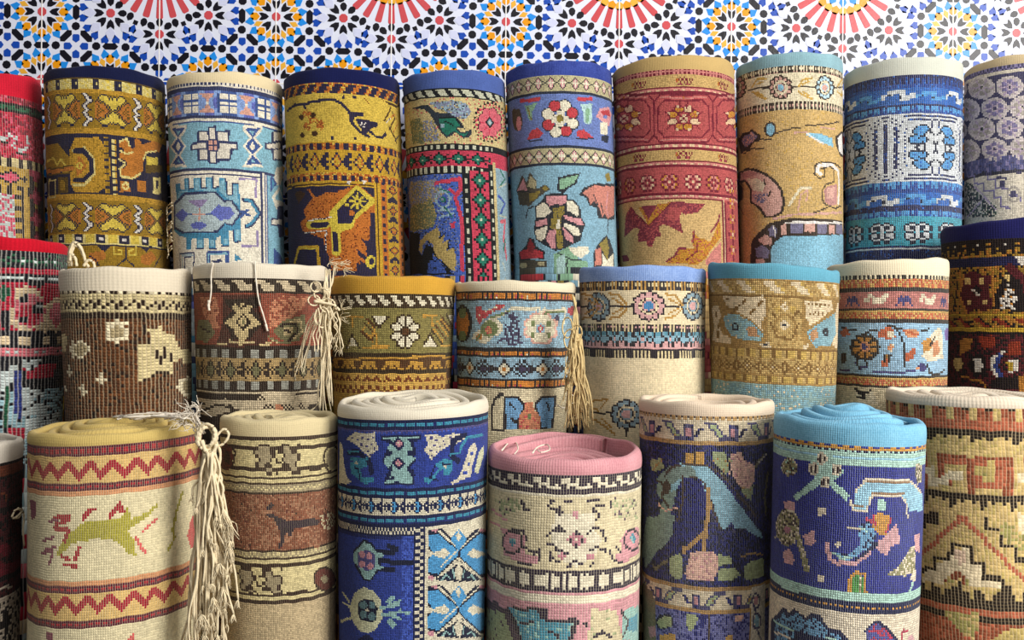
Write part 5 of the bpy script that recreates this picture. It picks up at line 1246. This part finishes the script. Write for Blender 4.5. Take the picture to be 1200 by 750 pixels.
def on(r, x, y, off=0.002):
    """a place on (or a little in front of) the cloth of a roll"""
    T, r.T = r.T, (0, 0, 1.0)
    u, v = r.map(x, y)
    r.T = T
    d = ray(x, y)
    a = u / r.r - math.atan2(r.c1, r.row)
    rr = r.r + off
    cx, z = r.c1, r.z1
    for _ in range(2):
        yy = r.row - rr * math.cos(a)
        z = CAM_Z + yy * d[2]
        cx = r.c1 + r.dc * (z - r.z1)
    return Vector((cx + rr * math.sin(a), r.row - rr * math.cos(a), z))

def at_depth(x, y, Y):
    d = ray(x, y)
    return Vector((d[0] * Y, Y, CAM_Z + d[2] * Y))

def spline(P, n):
    out = []
    Q = [P[0] * 2 - P[1]] + list(P) + [P[-1] * 2 - P[-2]]
    for i in range(1, len(Q) - 2):
        for k in range(n):
            t = k / n
            a, b, c, d = Q[i - 1], Q[i], Q[i + 1], Q[i + 2]
            out.append(0.5 * ((2 * b) + (c - a) * t + (2 * a - 5 * b + 4 * c - d) * t * t + (3 * b - a - 3 * c + d) * t ** 3))
    out.append(P[-1])
    return out

class Cords:
    def __init__(s): s.v, s.f = [], []
    def cord(s, P, rad, n=5, taper=0.6, sides=5):
        pts = spline([Vector(p) for p in P], n)
        n0 = len(s.v)
        for i, p in enumerate(pts):
            t = (pts[min(i + 1, len(pts) - 1)] - pts[max(i - 1, 0)]).normalized()
            a = t.orthogonal().normalized()
            b = t.cross(a)
            r = rad * (1 - (1 - taper) * i / len(pts)) * (1 + .16 * math.sin(i * 1.9))
            for k in range(sides):
                q = 2 * PI * k / sides
                s.v.append(p + (a * math.cos(q) + b * math.sin(q)) * r)
        for i in range(len(pts) - 1):
            for k in range(sides):
                k2 = (k + 1) % sides
                s.f.append((n0 + i * sides + k, n0 + i * sides + k2, n0 + (i + 1) * sides + k2, n0 + (i + 1) * sides + k))
        s.f.append(tuple(n0 + k for k in range(sides))[::-1])
        s.f.append(tuple(n0 + (len(pts) - 1) * sides + k for k in range(sides)))
    def fray(s, p, d, ln, rad, rng, n=5):
        for _ in range(n):
            e = Vector((rng.uniform(-1, 1), rng.uniform(-.6, .2), rng.uniform(-1, .4))) * .55 + d
            q = p + e.normalized() * ln * rng.uniform(.5, 1)
            m = (p + q) / 2 + Vector((rng.uniform(-1, 1), -.3, rng.uniform(-1, 1))) * ln * .15
            s.cord([p, m, q], rad, 2, .3, 4)
    def build(s, name, mat, root, label=None):
        o = mesh_obj(name, s.v, s.f, mat, None, True)
        off = root.location
        o.data.transform(Matrix.Translation(-Vector(off)))
        o.parent = root
        if label: o['label'] = label
        return o

def hang(c, rng, top, ends, Y, rad, n, wig=3.0, yj=30, fray=0, frad=.0005):
    """n cords from a point down to a row of ends, in the photograph's scale at depth Y"""
    for i in range(n):
        x1, y1 = ends[0] + (ends[1] - ends[0]) * (i + rng.random()) / n, ends[2] + rng.uniform(-yj, yj)
        x0, y0 = top[0] + rng.uniform(-top[2], top[2]), top[1] + rng.uniform(-2, 2)
        P = []
        yy = Y + rng.uniform(-.008, .008)
        for k in range(6):
            t = k / 5
            sx = x0 + (x1 - x0) * (t ** .7) + rng.uniform(-wig, wig) * (0 if k == 0 else 1)
            P.append(at_depth(sx, y0 + (y1 - y0) * t, yy + rng.uniform(-.003, .003)))
        c.cord(P, rad * rng.uniform(.75, 1.15), 5, .75)
        if fray: c.fray(P[-1], Vector((0, 0, -1)), .012, frad, rng, fray)

rng = random.Random(11)
B = {n: r for n, r in zip(['T%d' % i for i in range(10)] + ['M%d' % i for i in range(9)] + ['F%d' % i for i in range(8)], RUGS)}
# --- the long fringe tied beside the yellow roll
r = B['F1']
c = Cords()
Y = 1.188
hang(c, rng, (246, 528, 7), (216, 266, 745), Y, .0017, 34, 4, 40, 5, .0007)
hang(c, rng, (246, 530, 7), (236, 276, 690), Y - .006, .0016, 24, 5, 60, 8, .0008)
hang(c, rng, (247, 530, 5), (226, 262, 630), Y - .010, .0016, 16, 4, 60, 8, .0008)
for (x, y) in ((262, 600), (268, 640), (258, 660), (250, 700), (236, 720), (262, 690), (268, 610)):
    c.fray(at_depth(x, y, Y - .014), Vector((.2, 0, -1)), .026, .0008, rng, 18)
fr = c.build('fringe', COTTON, r.root, 'long cream knotted fringe')
c = Cords()
for k in range(5):
    q = k * .9
    c.cord([at_depth(242 + 12 * math.cos(a + q) * (1 - .08 * k), 512 + 15 * math.sin(a + q) * (1 - .06 * k), Y - .008 + .003 * math.sin(a * 2 + k)) for a in [i * PI / 4 for i in range(9)]], .0021, 5, 1)
c.cord([at_depth(*p, Y - .004) for p in ((248, 520), (258, 506), (264, 503), (268, 510), (262, 520), (252, 524), (246, 530))], .0016, 5, 1)
c.cord([at_depth(*p, Y - .004) for p in ((252, 515), (258, 530), (257, 548), (259, 560))], .0018, 5, .8)
c.cord([at_depth(*p, Y - .010) for p in ((236, 516), (242, 530), (250, 530), (254, 520))], .0026, 5, 1)
kn = c.build('fringe_knot', COTTON, fr)
kn.matrix_parent_inverse = Matrix.Identity(4)
kn.data.transform(Matrix.Translation(-Vector(r.root.location)))
c = Cords()
zt = r.ztop + .012
def top_of(r, x, y, dz=.008):
    d = ray(x, y)
    t = (r.ztop + dz - CAM_Z) / d[2]
    return Vector((d[0] * t, t, r.ztop + dz))
for i in range(16):
    x0 = rng.uniform(130, 200)
    P = [top_of(r, x0, rng.uniform(487, 492), .012), top_of(r, x0 + 20, rng.uniform(483, 489), .016), top_of(r, 214 + rng.uniform(-6, 4), rng.uniform(484, 492), .018), at_depth(226 + rng.uniform(-4, 4), rng.uniform(484, 494), Y + .02), at_depth(236 + rng.uniform(-5, 5), rng.uniform(500, 512), Y)]
    c.cord(P, .0012, 5, .8)
for (x, y) in ((222, 480), (230, 486), (234, 478), (218, 490), (226, 500), (214, 496)):
    c.fray(at_depth(x, y, Y + .005), Vector((-.1, -.2, .2)), .022, .0006, rng, 14)
c.build('loose_thread', WHITE, r.root, 'frayed white threads on the rolled end')

# --- the tied fringe between the brown roll and the mustard-rimmed roll
r = B['M2']
Y = 1.385
c = Cords()
hang(c, rng, (384, 350, 5), (372, 390, 478), Y, .0012, 12, 2.5, 8)
hang(c, rng, (372, 366, 5), (344, 358, 430), Y, .0011, 5, 2, 8, 2)
hang(c, rng, (374, 362, 4), (366, 376, 418), Y - .004, .0012, 4, 2, 8)
hang(c, rng, (390, 362, 6), (388, 402, 400), Y - .004, .0011, 6, 3, 10, 3)
for i in range(6):
    c.cord([at_depth(386 + rng.uniform(-5, 6), 316 + rng.uniform(-4, 4), Y + .01), at_depth(383 + rng.uniform(-5, 8), 334, Y), at_depth(384 + rng.uniform(-7, 7), 352, Y), at_depth(380 + rng.uniform(-5, 5), 372, Y)], .0014, 5, .9)
c.cord([at_depth(*p, Y) for p in ((376, 470), (366, 480), (352, 486), (345, 488))], .0011, 4, .8)
for (x, y) in ((392, 312), (398, 309), (386, 308), (402, 316), (400, 362), (398, 372)):
    c.fray(at_depth(x, y, Y), Vector((.5, -.1, .1)), .018, .0006, rng, 8)
fr = c.build('fringe', COTTON, r.root, 'pale knotted fringe')
c = Cords()
for (cx, cy, rx, ry) in ((370, 336, 6, 6), (368, 352, 7, 6), (377, 345, 9, 7), (378, 372, 8, 12), (384, 358, 9, 8)):
    c.cord([at_depth(cx + rx * math.cos(a), cy + ry * math.sin(a), Y - .006 + .003 * math.sin(2 * a)) for a in [i * PI / 4 for i in range(9)]], .0012, 5, 1)
c.cord([at_depth(*p, Y - .008) for p in ((368, 353), (380, 355), (392, 358), (398, 364))], .0024, 5, .7)
kn = c.build('fringe_knot', COTTON, fr)
kn.data.transform(Matrix.Translation(-Vector(r.root.location)))
c = Cords()
c.cord([on(r, *p, .0025) for p in ((251, 308), (249, 322), (249.5, 340), (248, 356))], .0011, 6, 1)
c.cord([on(r, *p, .0035) for p in ((248, 352), (247.5, 358), (248.5, 364))], .0022, 4, .7)
c.build('loose_thread', WHITE, r.root, 'shorter white warp end hanging from the rim')
c = Cords()
c.cord([on(r, *p, .003) for p in ((299, 306), (300, 325), (303, 350), (308, 368), (313, 386))], .0011, 6, 1)
c.cord([on(r, *p, .0035) for p in ((311, 380), (313, 388))], .0018, 4, .7)
c.build('loose_thread', WHITE, r.root, 'longer white warp end hanging over the pattern')

# --- the straw fringe between the daisy roll and the blue-rimmed roll
r = B['M4']
Y = 1.388
c = Cords()
for i in range(5):
    c.cord([at_depth(672 + rng.uniform(-2, 3), 345 + i * 3, Y + .008), at_depth(675 + rng.uniform(-3, 3), 372, Y), at_depth(674 + rng.uniform(-3, 3), 395, Y)], .0013, 5, .9)
hang(c, rng, (675, 392, 5), (661, 694, 478), Y, .0013, 20, 3, 16, 2)
hang(c, rng, (676, 398, 6), (662, 690, 500), Y + .002, .0013, 14, 3, 8)
hang(c, rng, (672, 388, 5), (662, 680, 440), Y - .005, .0012, 8, 3, 14, 2)
for (x, y) in ((666, 450), (670, 440), (688, 470), (663, 432)):
    c.fray(at_depth(x, y, Y - .006), Vector((0, -.1, -1)), .014, .0007, rng, 6)
fr = c.build('fringe', STRAW, r.root, 'straw-coloured frayed fringe')
c = Cords()
for (cx, cy, rx, ry) in ((665, 384, 6, 12), (668, 398, 7, 12), (676, 390, 6, 9)):
    c.cord([at_depth(cx + rx * math.cos(a), cy + ry * math.sin(a), Y - .008 + .003 * math.sin(2 * a)) for a in [i * PI / 4 for i in range(9)]], .0012, 5, 1)
kn = c.build('fringe_knot', STRAW, fr)
kn.data.transform(Matrix.Translation(-Vector(r.root.location)))
c = Cords()
for (P) in (((655, 470), (660, 462), (666, 470)), ((645, 474), (652, 478), (662, 472), (668, 474))):
    c.cord([on(r, x, y, .006) for x, y in P], .001, 5, .8)
c.build('loose_thread', WHITE, r.root)

# --- the small looped end behind the cream-rimmed brown roll
r = B['M1']
c = Cords()
Y = 1.452
for k, P in enumerate((((82, 312), (81, 296), (85, 285), (92, 286), (98, 298), (101, 312)), ((84, 312), (84, 297), (88, 288), (94, 292), (99, 303), (103, 314)), ((80, 308), (83, 292), (88, 284), (96, 293), (100, 306), (104, 313)),
                       ((98, 312), (103, 305), (109, 307), (111, 314)), ((90, 312), (88, 302), (83, 298), (82, 306)))):
    c.cord([at_depth(x, y, Y - .002 * k) for x, y in P], .0022, 5, .9)
c.build('fringe', COTTON, r.root, 'looped cream fringe')
# --- threads showing at the seam of the pale blue roll, on the pink roll's end and on the maroon roll
r = B['T2']
c = Cords()
for i in range(16):
    y0 = rng.uniform(232, 296)
    c.cord([on(r, 203 + rng.uniform(0, 2), y0, .001), on(r, 200.5, y0 + 5, .004), on(r, 201.5 + rng.uniform(-1, 3), y0 + rng.uniform(8, 16), .006)], .0012, 4, .6)
c.build('fringe', COTTON, r.root, 'short cream fringe along the seam')
r = B['F4']
for P in (((588, 528), (596, 519), (604, 518), (607, 526), (603, 532)), ((624, 531), (630, 524), (641, 521), (644, 527), (634, 530), (630, 527))):
    c = Cords()
    c.cord([top_of(r, x, y, .001) for x, y in P], .0011, 5, .7)
    c.build('loose_thread', WHITE, r.root, 'white thread end on the pink rolled end')
r = B['F0']
c = Cords()
for P in (((8, 606), (12, 598), (19, 597), (21, 606), (20, 622), (21, 640)), ((9, 607), (16, 606), (19, 597)), ((12, 607), (18, 600), (15, 595))):
    c.cord([on(r, x, y, .006) for x, y in P], .0014, 5, .8)
c.build('loose_thread', COTTON, r.root, 'grey tied thread')
# ------------------------------------------------------------------ tiled wall
def zellige_wall():
    k = WALL_Y / F                                         # metres per point of the photograph at the wall
    sx = lambda x: x * k
    base = plain('white_glaze', 'd6daea', 0.3, 0.02, 12, 0.25)
    grout = plain('white_grout', 'eceae8', 0.7)
    colr = dict(black='15131c', blue='1746a8', sky='1f86dc', gold='e0930f', red='c24a50', lilac='c8cce6', amber='e0a83a')
    names = list(colr)
    mats = [base, grout] + [plain('glaze_' + n, colr[n], 0.3, 0.06, 200, 0.25) for n in names]
    verts, faces, mi = [], [], []
    org = ray(459.5, -33.4)
    ZW = CAM_Z + org[2] * WALL_Y                           # height of the pattern's origin above the floor
    def add(pts, mat, d):
        n0 = len(verts)
        m = len(pts)
        for (x, y) in pts: verts.append((x, -d, y))
        faces.append(tuple(range(n0, n0 + m)))
        mi.append(mat)
        for (x, y) in pts: verts.append((x, 0, y))
        for i in range(m):
            j = (i + 1) % m
            faces.append((n0 + i, n0 + m + i, n0 + m + j, n0 + j))
            mi.append(mat)
    seen = set()
    def piece(shape, cx, cy, ang, mat, dedupe=True):
        """shape in local axes, x outwards along ang; photograph scale, y down"""
        key = (round(cx / 3), round(cy / 3))
        if cy * k > ZW - .02: return
        if dedupe:
            for a in (-1, 0, 1):
                for b in (-1, 0, 1):
                    if (key[0] + a, key[1] + b, mat) in seen: return
            seen.add((key[0], key[1], mat))
        c, s_ = math.cos(ang), math.sin(ang)
        shape = [(x * 1.14, y * 1.16) for x, y in shape]
        add([((cx + x * c - y * s_) * k, -(cy + x * s_ + y * c) * k) for x, y in shape], 2 + names.index(mat), 0.0006)
    T = 133.6
    ARROW = [(-5.2, 0), (-2.5, -2.6), (2.0, -3.9), (3.2, -3.7), (5.0, -3.6), (2.3, 0), (5.0, 3.6), (3.2, 3.7), (2.0, 3.9), (-2.5, 2.6)]
    LEAF = [(-4.6, 0), (-2.0, -2.8), (1.5, -3.4), (4.0, -1.8), (4.6, 0), (4.0, 1.8), (1.5, 3.4), (-2.0, 2.8)]
    GOLD = [(-5.0, 0), (-2.0, -3.9), (2.4, -3.8), (4.6, -1.4), (4.6, 1.4), (2.4, 3.8), (-2.0, 3.6)]
    KITE = [(-5.4, 0), (0.5, -2.9), (4.6, 0), (0.5, 2.9)]
    DART = [(-4.6, -2.6), (-3.4, 0), (-4.6, 2.6), (-0.6, 4.0), (1.2, 2.6), (5.0, 0), (1.2, -2.6), (-0.6, -4.0)]
    OCT = [(4.2 * math.cos(PI / 8 + i * PI / 4), 4.2 * math.sin(PI / 8 + i * PI / 4)) for i in range(8)]
    HEX = [(-3.2, -5.0), (0, -7.8), (3.2, -5.0), (3.2, 5.0), (0, 7.8), (-3.2, 5.0)]
    KBLUE = [(-4.6, 0), (-2.2, -3.4), (2.4, -3.4), (3.8, -2.6), (3.8, 2.6), (2.4, 3.4), (-2.2, 3.4)]
    def polar(cx, cy, r, a): return cx + r * math.cos(a), cy + r * math.sin(a)
    def rosette_gold(cx, cy):
        for i in range(8):
            a = i * PI / 4
            x, y = polar(cx, cy, 14.2, a); piece(ARROW, x, y, a, 'black', False)
            x, y = polar(cx, cy, 24.4, a); piece(GOLD, x, y, a, 'gold', False)
            x, y = polar(cx, cy, 22.4, a + PI / 8); piece(KITE, x, y, a + PI / 8, 'amber', False)
            x, y = polar(cx, cy, 38.6, a); piece(HEX, x, y, a, 'black')
            x, y = polar(cx, cy, 41.6, a + PI / 8); piece(OCT, x, y, a + PI / 8, 'black')
        for i in range(16):
            a = (i + .5) * PI / 8
            x, y = polar(cx, cy, 31.0, a); piece(DART, x, y, a, 'sky', False)
        piece([(4.6 * math.cos(i * PI / 4 + PI / 8), 4.6 * math.sin(i * PI / 4 + PI / 8)) for i in range(8)], cx, cy, 0, 'red')
    def rosette_white(cx, cy, away):
        for i in range(8):
            a = away + i * PI / 4
            inner = i in (3, 4, 5)
            x, y = polar(cx, cy, 13.2, a); piece(LEAF if inner else ARROW, x, y, a, 'black', False)
            if i in (0, 1, 7):
                x, y = polar(cx, cy, 38.6, a); piece(HEX, x, y, a, 'black')
            if i in (0, 1, 6, 7):
                x, y = polar(cx, cy, 41.6, a + PI / 8); piece(OCT, x, y, a, 'black')
            if not inner:
                x, y = polar(cx, cy, 23.6, a); piece([(-6, 0), (-1, -4.6), (4, -4.4), (6, 0), (4, 4.4), (-1, 4.6)], x, y, a, 'lilac', False)
        for i in range(8):
            a = away + (i - 3.5) * PI / 8
            x, y = polar(cx, cy, 31.0, a); piece(DART, x, y, a + PI, 'blue', False)
        piece([(4.6 * math.cos(i * PI / 4 + PI / 8), 4.6 * math.sin(i * PI / 4 + PI / 8)) for i in range(8)], cx, cy, 0, 'red')
    def cross(cx, cy):
        for i in range(4):
            x, y = polar(cx, cy, 9.4, i * PI / 2); piece(KBLUE, x, y, i * PI / 2, 'blue', False)
    def big(cx, cy):
        for i in range(24):
            a = i * PI / 12
            c, s_ = math.cos(a), math.sin(a)
            piece([(-10.5, -2.6), (9.0, -3.4), (10.5, -2.4), (10.5, 2.4), (9.0, 3.4), (-10.5, 2.6)], cx + 49.5 * c, cy + 49.5 * s_, a, 'red', False)
            x, y = polar(cx, cy, 34.5, a); piece(GOLD, x, y, a, 'gold' if i % 2 else 'amber', False)
            if i % 2 == 0:
                x, y = polar(cx, cy, 25.5, a); piece(DART, x, y, a, 'sky', False)
        for i in range(12):
            x, y = polar(cx, cy, 14, i * PI / 6); piece(ARROW, x, y, i * PI / 6, 'black', False)
        for i in range(8):
            a = PI / 8 + i * PI / 4
            for dd in (-7.1, 7.1):
                x, y = polar(cx, cy, 68.2, a + math.radians(dd)); piece(LEAF, x, y, a + math.radians(dd) + PI, 'black', False)
            x, y = polar(cx, cy, 71.6, a); piece([(-2.2, -2.2), (2.2, -2.2), (2.2, 2.2), (-2.2, 2.2)], x, y, a, 'black', False)
            x, y = polar(cx, cy, 79.5, a); piece(DART, x, y, a + PI, 'blue', False)
            b = i * PI / 4
            x, y = polar(cx, cy, 79, b); rosette_white(x, y, b)
        for sx_ in (-1, 1):
            for sy in (-1, 1):
                cross(cx + sx_ * 94.8, cy + sy * 94.8)
        cross(cx, cy + T)
        cross(cx + T, cy)
    # glazed tiles with a thin joint between
    X0, X1, Y0, Y1 = -9 * T * k, 9 * T * k, -ZW, 3 * T * k
    add([(X0, Y0), (X1, Y0), (X1, Y1), (X0, Y1)], 0, 0.0)
    for I in range(-3, 4):
        for J in (-1, 0, 1, 2):
            cx, cy = I * 2 * T, J * 2 * T
            big(cx, cy)
            for (gx, gy) in ((T, 55.8), (T, -55.8), (55.8, T), (-55.8, T), (T, T)):
                rosette_gold(cx + gx, cy + gy)
    for i in range(-8, 9):
        add([(i * T * k - .0011, Y0), (i * T * k + .0011, Y0), (i * T * k + .0011, Y1), (i * T * k - .0011, Y1)], 1, 0.0009)
    for j in range(-3, 8):
        if j * T * k > ZW - .01: continue
        add([(X0, -j * T * k - .0011), (X1, -j * T * k - .0011), (X1, -j * T * k + .0011), (X0, -j * T * k + .0011)], 1, 0.0009)
    o = mesh_obj('wall_back', verts, faces, mats, None, False, mi)
    d = ray(459.5, -33.4)
    o.location = (d[0] * WALL_Y, WALL_Y, CAM_Z + d[2] * WALL_Y)
    tag(o, kind='structure')
    return o
zellige_wall()
# ------------------------------------------------------------------ floor
fl = mesh_obj('floor', [(-3, -2.5, 0), (3, -2.5, 0), (3, 1.93, 0), (-3, 1.93, 0), (-3, -2.5, -.05), (3, -2.5, -.05), (3, 1.93, -.05), (-3, 1.93, -.05)],
              [(0, 1, 2, 3), (7, 6, 5, 4), (0, 4, 5, 1), (1, 5, 6, 2), (2, 6, 7, 3), (3, 7, 4, 0)], plain('floor_cement', '6b5f52', 0.7, 0.2, 8))
tag(fl, kind='structure')
# ------------------------------------------------------------------ light
def area(name, loc, aim, size, power, col):
    l = bpy.data.lights.new(name, 'AREA')
    l.shape = 'RECTANGLE'
    l.size, l.size_y = size
    l.energy = power
    l.color = col
    o = bpy.data.objects.new(name, l)
    COL.objects.link(o)
    o.location = loc
    o.rotation_euler = (Vector(aim) - Vector(loc)).to_track_quat('-Z', 'Y').to_euler()
    return o
area('right_key_light', (2.45, -1.0, 1.9), (0.1, 1.4, 0.95), (1.3, 1.9), 160, (1.0, 0.97, 0.92))  # key light for the rolls' right sides; source unseen, no doorway known
area('overhead_fill_light', (0.5, -0.2, 3.2), (0.2, 1.3, 0.9), (2.2, 1.6), 34, (1.0, 0.96, 0.9))  # soft fill added overhead; no lamp is seen there
w = bpy.data.worlds.new('shop_air')
SC.world = w
w.use_nodes = True
w.node_tree.nodes['Background'].inputs[0].default_value = (0.9, 0.95, 1.0, 1)
w.node_tree.nodes['Background'].inputs[1].default_value = 0.15
SC.view_settings.view_transform = 'Standard'
SC.view_settings.look = 'None'
SC.view_settings.gamma = 1
SC.view_settings.use_curve_mapping = False
SC.view_settings.exposure = 0.1
